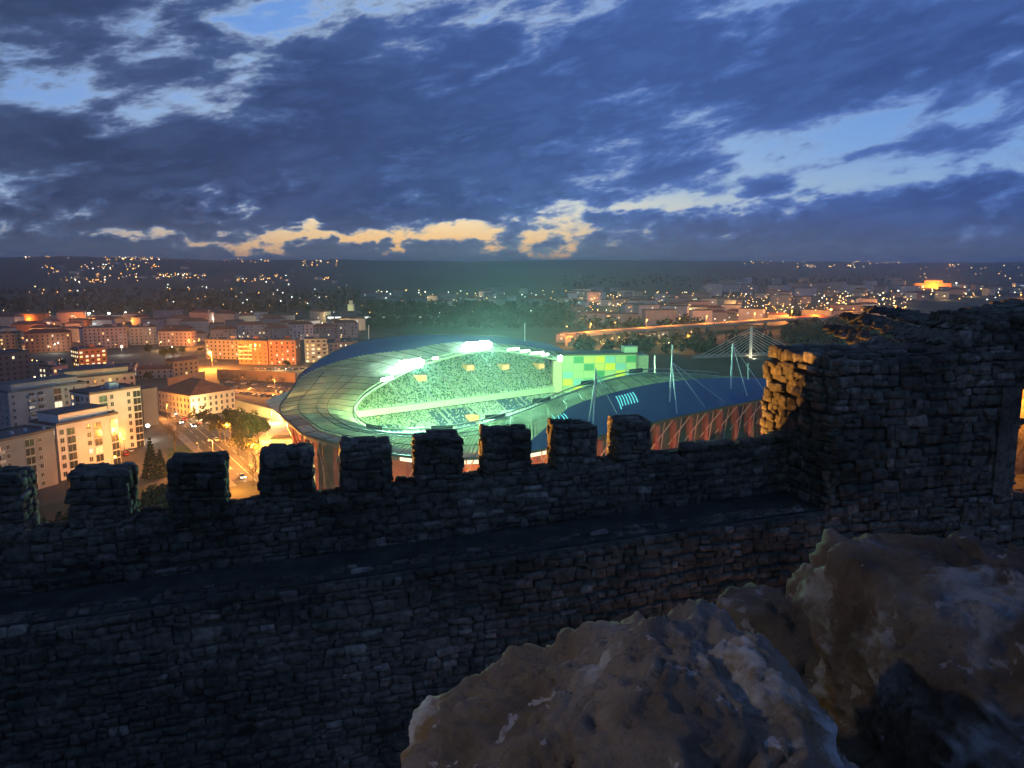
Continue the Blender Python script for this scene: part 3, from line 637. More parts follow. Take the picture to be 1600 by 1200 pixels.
    for k in range(len(FS) - 1):
        a, b = FS[k], FS[k + 1]; ea, eb = float(np.interp(a, *TO)), float(np.interp(b, *TO)); w = MB()
        w.hexa([fpt(a, -6, 0), fpt(b, -6, 0), fpt(b, -6.5, 0), fpt(a, -6.5, 0), fpt(a, -6, ea + .3), fpt(b, -6, eb + .3), fpt(b, -6.5, eb + .3), fpt(a, -6.5, ea + .3)])
        w.build('back_wall_bay', M_SALMON if a < 4.28 else M_DARKW, st)
        if k % 2 == 0:
            c = MB(); m = (a + b) / 2; w_ = (b - a) * .20
            c.hexa([fpt(m - w_, -3.2, 0), fpt(m + w_, -3.2, 0), fpt(m + w_, -5.2, 0), fpt(m - w_, -5.2, 0), fpt(m - w_, -3.2, ea - 2.2), fpt(m + w_, -3.2, ea - 2.2), fpt(m + w_, -5.2, ea - 1), fpt(m - w_, -5.2, ea - 1)]); c.build('column', M_RED, st)
            MB().tube([fpt(a, -4.5, ea - 11), fpt(b + (b - a) * .6, -.4, eb - .6)], .24, 5).build('raking_strut', mat('strut_steel', (.55, .40, .34), .6, .2), st)
            MB().tube([fpt(b, -5.5, 0), fpt(b, -2.0, eb - 1.4)], .17, 5).build('post', mat('strut_steel', (.55, .40, .34), .6, .2), st)
        if a < 4.22:
            g = (b - a) * .05; v = MB(); v.quad(fpt(a + g, -1.2, ea - 2.0), fpt(b - g, -1.2, eb - 2.0), fpt(b - g, -1.2, eb - .7), fpt(a + g, -1.2, ea - .7)); v.build('clerestory_window', WING if 4.0 < a < 4.14 else WIN if a > 3.72 else WDIM, st)
        if a >= 4.28 and k % 2:
            c = MB(); h = rng.uniform(4, 7.5); c.hexa([fpt(t, d, z) for z in (0, h) for t, d in ((a, 2.0), (b - (b - a) * .2, 2.0), (b - (b - a) * .2, -2.4), (a, -2.4))]); c.build('kiosk', mat('kiosk_pale', (.62, .50, .42), .8, .15, rnd=.3), st)
    # tall glazed stair on the left front
    gp = PZ(506, 738, 6.0)
    # ---- masts with cables on the near roof
    MW = mat('mast_white', (.75, .77, .76), .45, .1)
    def roof_hit(px, py):
        best = None
        for th in np.linspace(4.15, 5.02, 90):
            for f in np.linspace(0, 1, 21):
                p = roof_pt(th, f); q = project(*p); e = (q[0] - px) ** 2 + (q[1] - py) ** 2
                if best is None or e < best[0]: best = (e, p)
        return best[1]
    for feet, top, head, cabs in (([(925, 662), (921, 661)], (931, 584), 2.0, [(957, 616), (964, 651)]), ([(1045, 631), (1058, 648)], (1050, 566), 6.5, [(1099, 638), (1134, 628)]), ([(1141, 609)], (1145, 539), 0.5, [(1170, 621), (1192, 612)])):
        f0 = roof_hit(*feet[0]); tp = PY(top[0], top[1], f0.y + 1.0)
        mb = MB()
        for k, ft in enumerate(feet): mb.tube([rel(roof_hit(*ft)), rel(tp)], .34 if k == 0 else .24, 6)
        mb.tube([rel(tp), rel(tp + Vector((0, 0, head)))], .28, 6); mo = mb.build('mast', MW, st)
        for cb in cabs: MB().tube([rel(tp), rel(roof_hit(*cb) + Vector((0, 0, .4)))], .15, 5).build('cable', MW, mo)
    for px, py0, py1 in ((1169, 568, 600), (1023, 556, 586), (576, 508, 534), (820, 505, 535)):
        p = PY(px, py1, 330 if px > 900 else 430); MB().tube([rel(p), rel(PY(px, py0, p.y))], .22, 5).build('mast', MW, st)
    # glowing cyan roof lights
    CY = glow('cyan_skylight', (.16, .85, .80), 1.3)
    def strip(p0, p1):
        q0, q1 = roof_hit(*p0), roof_hit(*p1); pts = []
        for i in range(7):
            t = i / 6; p = q0.lerp(q1, t) + Vector((0, 0, .5 + .5 * math.sin(math.pi * t))); pts.append(rel(p))
        MB().tube(pts, .16, 5).build('roof_light_strip', CY, st)
    for i in range(5): strip((962 + i * 4.2, 622 - i * 1.2), (971 + i * 3.6, 639 - i * 1.6))
    for i in range(3): strip((979 + i * 4.2, 617 - i * 1.2), (988 + i * 4.4, 631 - i * 1.2))
    for i in range(4): strip((864 + i * 6, 652 - i * 1.0), (870 + i * 7, 665 - i * .9))
    # ---- floodlight banks on the rims
    GL = glow('flood_lens', (.62, 1.0, .80), 200); GS = glow('flood_lens_small', (.80, 1.0, .80), 14); BK = mat('flood_housing', (.06, .07, .07), .5, .1)
    lens = MB()
    n = 12; lens.V = [(math.cos(2 * math.pi * i / n), 0, math.sin(2 * math.pi * i / n)) for i in range(n)] + [(0, -.35, 0)]; lens.F = [(i, (i + 1) % n, n) for i in range(n)]
    LB, LS = lens.data('flood_lamp', GL), lens.data('flood_lamp', GS)
    def bank(th, cols, rows, me, size, power, tgt, col=(.34, 1.0, .62), cone=100):
        p = roof_pt(th, -.03, 1.2); t = (roof_pt(th + .01, -.03) - roof_pt(th - .01, -.03)).normalized(); rz = math.atan2(t.y, t.x)
        if (Matrix.Rotation(rz, 3, 'Z') @ Vector((0, -1, 0))).dot(sn(243, 263) - p) < 0: rz += math.pi
        b = MB(); W = cols * size * 2.1 / 2; b.box(-W, W, .1, .3, -.3, -.1)
        if rows == 1: b.box(-W - .2, W + .2, .35, .5, -.4, size * 2.3)
        b.box(-W * .8, W * .8, .1, .3, rows * size * 1.05 - .08, rows * size * 1.05 + .08)
        for i in range(-2, 3): b.box(W * i * .38 - .08, W * i * .38 + .08, .1, .3, -.1, rows * size * 2.0)
        o = b.build('floodlight_bank', BK, st); o.location = rel(p); o.rotation_euler = (0, 0, rz)
        for i in range(cols):
            for j in range(rows):
                if rows > 2 and ((i - (cols - 1) / 2) / (cols * .5)) ** 2 + ((j - (rows - 1) / 2) / (rows * .55)) ** 2 > 1: continue
                l = obj('flood_lamp', me, o, loc=((i - (cols - 1) / 2) * size * 2.1, 0, size + j * size * 2.1)); l.scale = (size, size, size)
        if power: lamp_light(p + SN * 0 + Vector((0, 0, 2)) + (sn(243, 263, 20) - p).normalized() * 2.5, col, power, 1.5, spot=cone, target=tgt, name='flood_light', blend=.5)
    K = 150e3; FARC, NEARC = (.34, 1.0, .62), (.44, 1.0, .36)
    bank(2.255, 17, 4, LB, .5, K * 6.5, sn(175, 205, 14)); bank(1.85, 18, 4, LB, .5, K * 7, sn(200, 205, 16))
    bank(2.43, 6, 1, LB, .6, K * 2, sn(150, 250, 0)); bank(2.09, 3, 1, LS, .6, 0, None)
    for th, c in ((1.665, 6), (1.61, 5), (1.56, 7), (1.525, 4)): bank(th, c, 1, LS, .6, K * .5, sn(225, 225, 10))
    bank(1.435, 5, 2, LB, .6, K * .05, sn(262, 280, 10))
    for th in (3.3, 3.75, 4.0, 4.2, 4.4, 4.6): bank(th, 6, 1, LS, .6, K * .9, sn(150 + (th - 3.3) * 90, 318, 12), NEARC, 130)
    # lamps hung under the translucent roof of the near stands
    HU = mat('stand_lamp_case', (.4, .4, .4), .5, .1)
    for k, th in enumerate(np.linspace(2.55, 4.95, 15)):
        p = roof_pt(float(th), .32 if th < 4.15 else .17, -9.0); o = MB().tube([(0, 0, 0), (0, 0, 8.8)], .08, 4).build('lamp_hanger', HU, st); o.location = rel(p); MB().box(-.5, .5, -.5, .5, -.15, 0).build('stand_lamp', glow('stand_lamp_lens', (.6, 1, .7), 6, False), o)
        lamp_light((0, 0, -.6), (.42, 1.0, .40), 12000 if th > 4.2 else 34000 if th > 2.9 else 12000, .4, o, name='stand_light')
    for th in (2.50, 2.68, 2.86, 3.04, 3.2):
        p = roof_pt(th, .80, -7.0); o = MB().tube([(0, 0, 0), (0, 0, 6.9)], .08, 4).build('lamp_hanger', HU, st); o.location = rel(p); MB().box(-.4, .4, -.4, .4, -.15, 0).build('concourse_lamp', glow('concourse_lens', (1, .4, .1), 4, False), o)
        lamp_light((0, 0, -.6), (1.0, .42, .14), 9000, .4, o, name='concourse_light')
    return st
STADIUM = build_stadium()

def build_panel_building():
    L0, R0 = Vector((26.6, 401, 0)), Vector((66.5, 407, 0)); ax = (R0 - L0).normalized(); ay = Vector((-ax.y, ax.x, 0)); base = L0
    th = empty('panel_building', base, label='block clad in green, yellow and blue coloured panels behind the stadium end', cat='building'); rel = lambda v: v - base
    W = (R0 - L0).length
    def bx(u0, u1, v0, v1, z0, z1): return [rel(base + ax * u + ay * v + Vector((0, 0, z))) for z in (z0, z1) for u, v in ((u0, v0), (u1, v0), (u1, v1), (u0, v1))]
    MB().hexa(bx(0, W, .3, 16, 0, 29.5)).build('wall', mat('panel_frame_wall', (.34, .40, .24), .7, .1), th)
    MB().hexa(bx(-.6, W + .6, -.4, 16.5, 29.5, 30.3)).build('roof', M_RIB, th)
    MB().hexa(bx(W - 6, W + 1, 2, 9, 30.3, 33.5)).build('roof_box', mat('roof_box_green', (.35, .45, .38), .8, .1), th)
    MB().hexa(bx(W - .2, W + 8, 4, 16, 0, 28.5)).build('side_wing', mat('wing_grey', (.30, .31, .28), .85, .2), th)
    MB().hexa(bx(-5.2, -.6, -2, 3, 0, 27)).build('pillar', mat('pillar_cream', (.50, .45, .30), .8, .1), th)
    cols = dict(g=(.05, .25, .13), y=(.75, .62, .05), p=(.38, .46, .27), b=(.22, .42, .50), o=(.58, .46, .14), t=(.12, .34, .30))
    grid = ['pgoybpg', 'ppgoybp', 'bppgpyb', 'ybttpgp', 'pybgpyo', 'gpyobpg', 'yopgbyp']
    cw = W / 7
    for r, row in enumerate(grid):
        for c, k in enumerate(row):
            z1 = 28.9 - r * 3.95
            MB().hexa(bx(c * cw + .28, (c + 1) * cw - .28, -.05, .28, z1 - 3.5, z1)).build('panel', mat('panel_' + k, cols[k], .35, .08, .2, spec=.5), th)
build_panel_building()

# ------------------------------------------------------------------ roads and paved ground
M_ASPH = mat('asphalt', (.075, .068, .06), .85, .3, .15)
M_PAVE = mat('paving', (.22, .19, .16), .85, .25, .2)
M_LAWN = mat('lawn', (.055, .085, .025), .95, .4, .3)
M_PAINT = mat('road_paint', (.38, .38, .35), .7, .15, .5)
def strip(name, pts, width, z, m, kind='structure', parent=None, th=None):
    """a flat strip along a polyline"""
    pts = [Vector((p[0], p[1], 0)) for p in pts]; L, R = [], []
    for k, p in enumerate(pts):
        d = (pts[min(k + 1, len(pts) - 1)] - pts[max(k - 1, 0)]).normalized(); n = Vector((-d.y, d.x, 0)) * (width / 2); L.append(p + n); R.append(p - n)
    V = [(*v[:2], z) for v in L + R]; n = len(pts); F = [(n + i, n + i + 1, i + 1, i) for i in range(n - 1)]
    if th:
        V += [(*v[:2], z - th) for v in L + R]; F += [(2 * n + i, 2 * n + i + 1, i + 1, i)[::-1] for i in range(n - 1)] + [(n + i, n + i + 1, 3 * n + i + 1, 3 * n + i)[::-1] for i in range(n - 1)]
    return obj(name, mesh_data(name, V, F, m), parent, kind=kind)
def patch(name, pix, z, m):
    V = [PZ(x, y, z) for x, y in pix]; return obj(name, mesh_data(name, V, [tuple(range(len(V)))], m), kind='structure')
def resample(pts, step):
    pts = [Vector((p[0], p[1], 0)) for p in pts]; out = []
    for a, b in zip(pts, pts[1:]):
        n = max(1, int((b - a).length / step))
        for i in range(n): out.append(a.lerp(b, i / n))
    return out + [pts[-1]]
patch('city_ground', [(-260, 820), (470, 800), (470, 590), (620, 560), (620, 520), (-260, 520)], .12, mat('city_ground_mix', (.085, .08, .06), .9, .4, .03))
ROAD = [PZ(*p) for p in ((236, 618), (262, 637), (300, 664), (345, 701), (392, 744), (450, 800))]
strip('main_road', ROAD, 15, .20, M_ASPH); 
for off in (-9.3, 9.3):
    q = resample(ROAD, 12); w = []
    for k, p in enumerate(q):
        d = (q[min(k + 1, len(q) - 1)] - q[max(k - 1, 0)]).normalized(); w.append(p + Vector((-d.y, d.x, 0)) * off)
    strip('pavement', w, 3.6, .33, M_PAVE, th=.2)
for k, off in enumerate((-3.6, 0.0, 3.6)):
    q = resample(ROAD, 6); w = []
    for i, p in enumerate(q):
        d = (q[min(i + 1, len(q) - 1)] - q[max(i - 1, 0)]).normalized(); w.append(p + Vector((-d.y, d.x, 0)) * off)
    if off == 0.0: strip('road_marking', w, .35, .206, M_PAINT)
    else:
        for i in range(0, len(w) - 1, 2): strip('road_marking', w[i:i + 2], .28, .206, M_PAINT)
strip('side_street', [PZ(*p) for p in ((120, 760), (190, 716), (232, 690), (275, 668))], 9, .19, M_ASPH)
strip('upper_street', [PZ(*p) for p in ((215, 568), (300, 571), (372, 574), (450, 576), (520, 574))], 13, .19, M_ASPH)
patch('car_park', [(352, 622), (470, 640), (470, 592), (352, 588)], .18, M_ASPH)
patch('forecourt', [(385, 705), (560, 760), (560, 690), (425, 652), (400, 672)], .18, mat('forecourt_paving', (.34, .27, .19), .8, .2, .1))
patch('lawn', [(262, 700), (300, 694), (322, 712), (325, 735), (262, 735)], .22, M_LAWN)
RAMP = [PZ(*p, .3) for p in ((398, 706), (407, 690), (424, 676), (452, 664))]
strip('curved_drive', RAMP, 6, .24, mat('drive_concrete', (.42, .36, .26), .8, .2, .1))

# ------------------------------------------------------------------ lamps
M_POLE = mat('lamp_pole', (.16, .16, .15), .5, .1)
LAMPN = dict(sodium=('sodium_bulb', (1.0, .40, .07), 13), warm=('warm_bulb', (1.0, .62, .25), 12), white=('white_bulb', (1.0, .93, .78), 14), green=('pale_bulb', (.8, 1.0, .85), 12))
POLES = {}
def lamp_mesh(h, r, kind):
    key = (round(h), round(r, 1), kind)
    if key not in POLES:
        p = MB(); p.tube([(0, 0, 0), (0, 0, h * .96), (0, -.35, h), (0, -1.2, h + .05)], [.13, .09, .08, .07], 5)
        g = MB(); g.ball((0, -1.3, h - .1), r, 8, 5, .75)
        hd = MB(); hd.box(-.22, .22, -1.75, -.9, h + .02, h + .16)
        nm, c, s = LAMPN[kind]
        POLES[key] = (p.data('pole', M_POLE), g.data('bulb', glow(nm, c, s, False)), hd.data('lamp_head', M_POLE))
    return POLES[key]
LAMPS = []; LAMP_GAIN = 2.8
def lamp(loc, label, group, h=9.0, r=.35, kind='sodium', power=0, rz=None, reach=.4):
    a, b, c = lamp_mesh(h, r, kind); o = empty('street_lamp', loc, rng.uniform(0, 6.28) if rz is None else rz, label=label, cat='street lamp', group=group)
    obj('pole', a, o); obj('bulb', b, o); obj('lamp_head', c, o)
    if power: lamp_light((0, -1.3, h - .75 - r), SODIUM if kind == 'sodium' else LAMPN[kind][1], power * LAMP_GAIN, max(.3, r), o)
    LAMPS.append(o); return o

# ------------------------------------------------------------------ buildings
WALLS = dict(white=(.62, .61, .58), cream=(.60, .52, .38), grey=(.36, .36, .36), brick=(.36, .16, .09), ochre=(.55, .38, .18), pink=(.55, .36, .28), dark=(.12, .12, .13), slate=(.22, .24, .27))
def wallmat(c): return mat('wall_' + c, WALLS[c], .85, .14, .15, rnd=.12)
M_TILE = mat('roof_tiles', (.24, .095, .055), .85, .3, .4, rnd=.2); M_FLAT = mat('flat_roof', (.12, .12, .12), .9, .3, .2, rnd=.25)
M_GLASS = mat('dark_window_glass', (.025, .03, .04), .15, .2, .5, spec=.6)
M_FRAME = mat('window_frame', (.55, .55, .52), .6, .1)
M_BALC = mat('balcony_slab', (.52, .52, .50), .8, .12)
LIT = [glow('lit_window_warm', (1.0, .62, .22), 1.6, False), glow('lit_window_pale', (1.0, .85, .55), 1.3, False), glow('lit_window_orange', (1.0, .40, .10), 1.3, False), glow('lit_window_cool', (.75, .92, 1.0), 1.0, False)]
def win_mesh(w, h, m, cache={}):
    k = (round(w, 1), round(h, 1), m.name)
    if k not in cache:
        V = MB(); V.box(-w / 2, w / 2, -.06, .05, 0, h); cache[k] = V.data('window', m)
    return cache[k]
def fr_mesh(w, h, cache={}):
    k = (round(w, 1), round(h, 1))
    if k not in cache:
        V = MB(); t = .10
        for x0, x1, z0, z1 in ((-w / 2 - t, w / 2 + t, -t, 0), (-w / 2 - t, w / 2 + t, h, h + t), (-w / 2 - t, -w / 2, 0, h), (w / 2, w / 2 + t, 0, h), (-.04, .04, 0, h)): V.box(x0, x1, -.12, .04, z0, z1)
        cache[k] = V.data('window_frame', M_FRAME)
    return cache[k]
def bal_mesh(w, cache={}):
    k = round(w, 1)
    if k not in cache:
        V = MB(); V.box(-w / 2, w / 2, -1.5, -.003, -.2, 0); V.box(-w / 2, w / 2, -1.5, -1.38, 0, .95); V.box(-w / 2, -w / 2 + .12, -1.38, -.003, 0, .95); V.box(w / 2 - .12, w / 2, -1.38, -.003, 0, .95)
        cache[k] = V.data('balcony', M_BALC)
    return cache[k]
NB = [0]
def building(c, ang, w, d, h, wall, label, group=None, roof='flat', lit=.15, storey=3.1, pitch=3.4, ww=1.2, wh=1.5, detail=2, balcony=(), cat='building', frames=False, litset=(0, 1), setback=False, name='building', loggia=(), blank=()):
    """block with its base centre at c, long side w along angle ang; windows on the faces that look our way"""
    z = zt(c[0], c[1]); o = empty(name, (c[0], c[1], max(z, 0) - .3), ang, label=label, cat=cat, group=group); NB[0] += 1; h += .3
    MB().box(-w / 2, w / 2, -d / 2, d / 2, 0, h).build('wall', wallmat(wall), o)
    if roof == 'flat':
        r = MB(); t = .35; r.box(-w / 2 - .2, w / 2 + .2, -d / 2 - .2, d / 2 + .2, h, h + .25)
        for x0, x1, y0, y1 in ((-w / 2 - .2, w / 2 + .2, -d / 2 - .2, -d / 2 + t), (-w / 2 - .2, w / 2 + .2, d / 2 - t, d / 2 + .2), (-w / 2 - .2, -w / 2 + t, -d / 2 + t, d / 2 - t), (w / 2 - t, w / 2 + .2, -d / 2 + t, d / 2 - t)): r.box(x0, x1, y0, y1, h + .25, h + .9)
        ro = r.build('roof', M_FLAT, o)
        if detail > 0:
            hx = rng.uniform(-w / 4, w / 4); MB().box(hx - 2, hx + 2, -1.6, 1.6, h + .25, h + 2.8).build('stair_head', wallmat(wall), ro)
            if detail > 1:
                for i in range(3):
                    x = rng.uniform(-w / 2 + 1, w / 2 - 1); y = rng.uniform(-d / 2 + 1, d / 2 - 1); MB().box(x - .5, x + .5, y - .4, y + .4, h + .25, h + rng.uniform(1, 1.8)).build('roof_unit', M_BALC, ro)
    else:
        e = .5; rh = min(w, d) * .24; r = MB(); hx = w / 2 + e; hy = d / 2 + e
        ins = hx if roof == 'gable' else hx - hy * .8
        r.V = [(-hx, -hy, h), (hx, -hy, h), (hx, hy, h), (-hx, hy, h), (-ins, 0, h + rh), (ins, 0, h + rh)]; r.F = [(0, 1, 5, 4), (2, 3, 4, 5), (1, 2, 5), (3, 0, 4), (3, 2, 1, 0)]
        ro = r.build('roof', M_TILE, o)
        if detail > 0: x = rng.uniform(-w / 4, w / 4); MB().box(x - .4, x + .4, 1, 1.8, h + rh * .3, h + rh + .9).build('chimney', wallmat(wall), ro)
    if setback:
        sb = MB(); sb.box(-w / 2 + 2.5, w / 2 - 2.5, -d / 2 + 2.2, d / 2 - 1, h + .25, h + 3.4); s2 = sb.build('penthouse', wallmat(wall), o)
        MB().box(-w / 2 + 2.2, w / 2 - 2.2, -d / 2 + 1.8, d / 2 - .8, h + 3.4, h + 3.65).build('penthouse_roof', M_FLAT, s2)
    if not detail: 
        return o
    view = Vector((c[0], c[1], 0)).normalized(); nf = max(1, int(h / storey)); R = Matrix.Rotation(ang, 3, 'Z')
    for fi, (nx, ny, ln, dep) in enumerate(((0, -1, w, d / 2), (1, 0, d, w / 2), (-1, 0, d, w / 2), (0, 1, w, d / 2))):
        if (R @ Vector((nx, ny, 0))).dot(view) > -.12: continue
        fr = math.atan2(ny, nx) + math.pi / 2; nc = max(1, int((ln - 1) / pitch)); mine = 1 if fi in (0, 3) else 0
        for fl in range(nf):
            zb = fl * storey + (h - nf * storey) * .5 + .7
            for k in range(nc):
                on = rng.random() < lit
                if detail == 1 and not on and rng.random() < .35: continue
                x = (k - (nc - 1) / 2) * (ln / nc); isb = k in balcony and mine and fl > 0; isl = k in loggia
                if k in blank and mine: continue
                if isl and on: on = rng.random() < .5
                wW, wH, zz = (ln / nc - .5, storey - .55, zb - .75) if isl else (2.3, 2.1, zb - .6) if isb else (ww, wh, zb)
                p = Matrix.Rotation(fr, 3, 'Z') @ Vector((x, -dep - .003, zz))
                m = LIT[rng.choice(litset)] if on else M_GLASS
                wo = obj('window', win_mesh(wW, wH, m), o, loc=p, rz=fr)
                if frames: obj('window_frame', fr_mesh(wW, wH), wo)
                if isb: obj('balcony', bal_mesh(ln / nc * .92), o, loc=Matrix.Rotation(fr, 3, 'Z') @ Vector((x, -dep, zb - .65)), rz=fr)
    return o
def block(pl, pr, h, d, wall, label, group=None, **k):
    """front wall between two ground pixels, d metres deep behind it"""
    a, b = PZ(*pl), PZ(*pr); ax = (b - a); ang = math.atan2(ax.y, ax.x); w = ax.length; n = Vector((-ax.y, ax.x, 0)).normalized(); c = (a + b) / 2 + n * d / 2
    return building((c.x, c.y), ang, w, d, h, wall, label, group, **k)
G1 = 'apartment blocks by the side street'
block((96, 752), (190, 727), 20.3, 15, 'white', 'white six storey apartment block with balconies nearest the castle', G1, balcony=(), loggia=(1, 4, 6), blank=(2, 5), lit=.05, frames=True, pitch=3.2, setback=True, ww=1.4, wh=1.7)
block((-60, 800), (92, 756), 19.5, 15, 'slate', 'bluish grey apartment wing at the picture edge beside the white block', G1, balcony=(3,), loggia=(6, 9), blank=(1, 2, 5, 8), lit=.02, frames=True)
block((148, 714), (226, 697), 25.5, 14, 'white', 'tall white apartment block with one face lit orange by street lamps', G1, balcony=(), loggia=(1, 5), blank=(0, 3), lit=.05, frames=True, pitch=3.2, ww=1.3, wh=1.7)
block((20, 690), (140, 668), 21.5, 14, 'grey', 'grey apartment block with green roof terrace behind the white block', G1, balcony=(2, 3), loggia=(5, 9, 12), blank=(1, 4, 8), frames=True, lit=.04, setback=True, litset=(1, 3))
block((-70, 690), (20, 672), 20, 14, 'slate', 'slate grey flats at the far end behind the apartment wing', G1, lit=.03)
block((100, 655), (215, 640), 20, 14, 'cream', 'cream flats with lit top corner window behind the tall white block', G1, lit=.05, setback=True)
block((86, 618), (110, 614), 17, 12, 'pink', 'narrow pink tower with several lit windows above the roofs', G1, lit=.55, pitch=2.6, litset=(0, 1))
block((-20, 628), (52, 618), 26, 18, 'dark', 'dark apartment tower at the picture edge', G1, lit=.06)
block((120, 600), (212, 596), 10, 14, 'slate', 'low grey workshop row behind the flats', G1, lit=.03)
block((40, 640), (100, 632), 9, 20, 'slate', 'low dark hall with pale roof among the flats', G1, lit=.0)
block((124, 574), (168, 570), 13, 16, 'brick', 'red school block with two rows of lit windows', None, lit=.7, pitch=3.2, litset=(0, 1), ww=2.0)
block((226, 668), (249, 663), 17.5, 30, 'dark', 'dark windowless side block between white flats and old building', None, lit=0, detail=0)
G2 = 'houses around the upper street'
o = block((249, 643), (299, 653), 11.3, 26, 'cream', 'old three storey cream building with lamplit front on the street corner', G2, roof='hip', lit=.0, pitch=3.0, wh=1.9, frames=True)
block((272, 590), (311, 585), 11, 9, 'ochre', 'orange lit gabled house above the car park', G2, roof='gable', lit=.06)
block((215, 592), (272, 590), 6, 10, 'cream', 'long low cream row beside the gabled house', G2, roof='gable', lit=0)
block((322, 560), (374, 562), 15.5, 14, 'cream', 'pale block of flats beside the bright orange lamp', G2, lit=.06)
block((374, 569), (419, 570), 18, 13, 'brick', 'brick flats with long pale balconies on the upper street', G2, lit=.12, balcony=(0, 1, 2), litset=(0, 2))
block((421, 570), (463, 570), 18.5, 13, 'brick', 'brick flats with bright shopfronts, next to the dark gap', G2, lit=.2, balcony=(5, 6, 7), litset=(0, 1))
block((477, 567), (512, 566), 18.5, 13, 'cream', 'yellow lit flats with balconies beside the stadium roof', G2, lit=.45, balcony=(1, 2, 3), litset=(0, 1))
block((514, 563), (560, 560), 14, 13, 'pink', 'low pink flats tucked behind the stadium roof edge', G2, lit=.25)
block((248, 541), (300, 541), 14, 12, 'pink', 'pinkish house block left of the red lamp', G2, roof='hip', lit=.06)
block((0, 552), (36, 550), 17, 14, 'ochre', 'ochre flats at the picture edge in the middle distance', G2, lit=.1)
block((40, 552), (112, 549), 17, 14, 'brick', 'long brick flats in the middle distance', G2, lit=.08, roof='hip')
block((132, 546), (200, 543), 19, 15, 'pink', 'big pinkish flats with dim walls in the middle distance', G2, lit=.05)
block((204, 540), (246, 538), 17, 15, 'cream', 'cream flats next to the big pinkish flats', G2, lit=.05)
G3 = 'dim houses behind the brick flats'
for k, (x, y, w, wl, ad) in enumerate(((330, 536, 40, 'slate', 'first'), (372, 533, 44, 'grey', 'second'), (414, 534, 40, 'slate', 'third'), (452, 532, 38, 'white', 'fourth'), (488, 531, 40, 'slate', 'fifth'), (524, 529, 36, 'grey', 'sixth'))):
    block((x, y), (x + w, y - 1), 13 + 3 * (k % 2), 13, wl, f'{ad} dim bluish house from the left behind the brick flats', G3, roof='hip', lit=.04, detail=1)
# retaining wall, long yellow wall and the lit pavilion by the stadium
def wall_line(pa, pb, h, t, m, label, name='retaining_wall'):
    a, b = PZ(*pa), PZ(*pb); ax = (b - a).normalized(); n = (-ax.y, ax.x); mb = MB(); c = (a + b) / 2
    mb.obox((0, 0), (ax.x, ax.y), n, (b - a).length / 2, t / 2, 0, h); mb.obox((0, 0), (ax.x, ax.y), n, (b - a).length / 2 + .1, t / 2 + .15, h, h + .25); return mb.build(name, m, loc=(c.x, c.y, 0), label=label, cat='wall')
wall_line((340, 592), (462, 598), 6.5, .8, mat('wall_sand', (.46, .30, .15), .9, .25, .1), 'long sandy retaining wall lit orange behind the car park')
wall_line((362, 638), (444, 660), 5, .8, mat('wall_yellow', (.55, .46, .26), .9, .2, .1), 'yellow lit garden wall between trees and stadium')
wall_line((262, 604), (320, 592), 5, .8, mat('wall_sand', (.46, .30, .15), .9, .25, .1), 'sandy wall stepping down beside the gabled house')
pv = PZ(450, 700); pav = empty('ticket_pavilion', pv, label='small glazed ticket pavilion glowing yellow at the stadium foot', cat='pavilion')
MB().box(-6, 6, -3, 3, 0, 1.0).build('base', mat('pavilion_base', (.5, .3, .15), .8, .2), pav); MB().box(-6.4, 6.4, -3.4, 3.4, 4.6, 5.0).build('roof', M_FLAT, pav)
for i in range(2): MB().box(-5.9 + i * 6, -.1 + i * 6, -2.9, -2.7, 1.0, 4.6).build('lit_pane', glow('pavilion_glass', (1.0, .70, .16), 1.5), pav)
MB().box(-5.9, 5.9, 2.6, 2.9, 1.0, 4.6).build('back_wall', mat('pavilion_base', (.5, .3, .15), .8, .2), pav)
gl = PZ(506, 752, 4.0); ga = empty('glazed_annex', (gl.x, gl.y, 0), label='glazed annex with warm lit panes under the stadium eave', cat='building')
MB().box(-5, 5, .2, 5, 0, 10).build('wall', M_DARKW, ga); MB().box(-5.4, 5.4, -.4, 5.2, 10, 10.5).build('roof', M_FLAT, ga)
for i in range(4):
    for j in range(2): MB().box(-4.9 + i * 2.45, -2.6 + i * 2.45, -.05, .15, 2.2 + j * 3.9, 5.9 + j * 3.9).build('lit_pane', glow('annex_glass', (1.0, .74, .26), .9), ga)

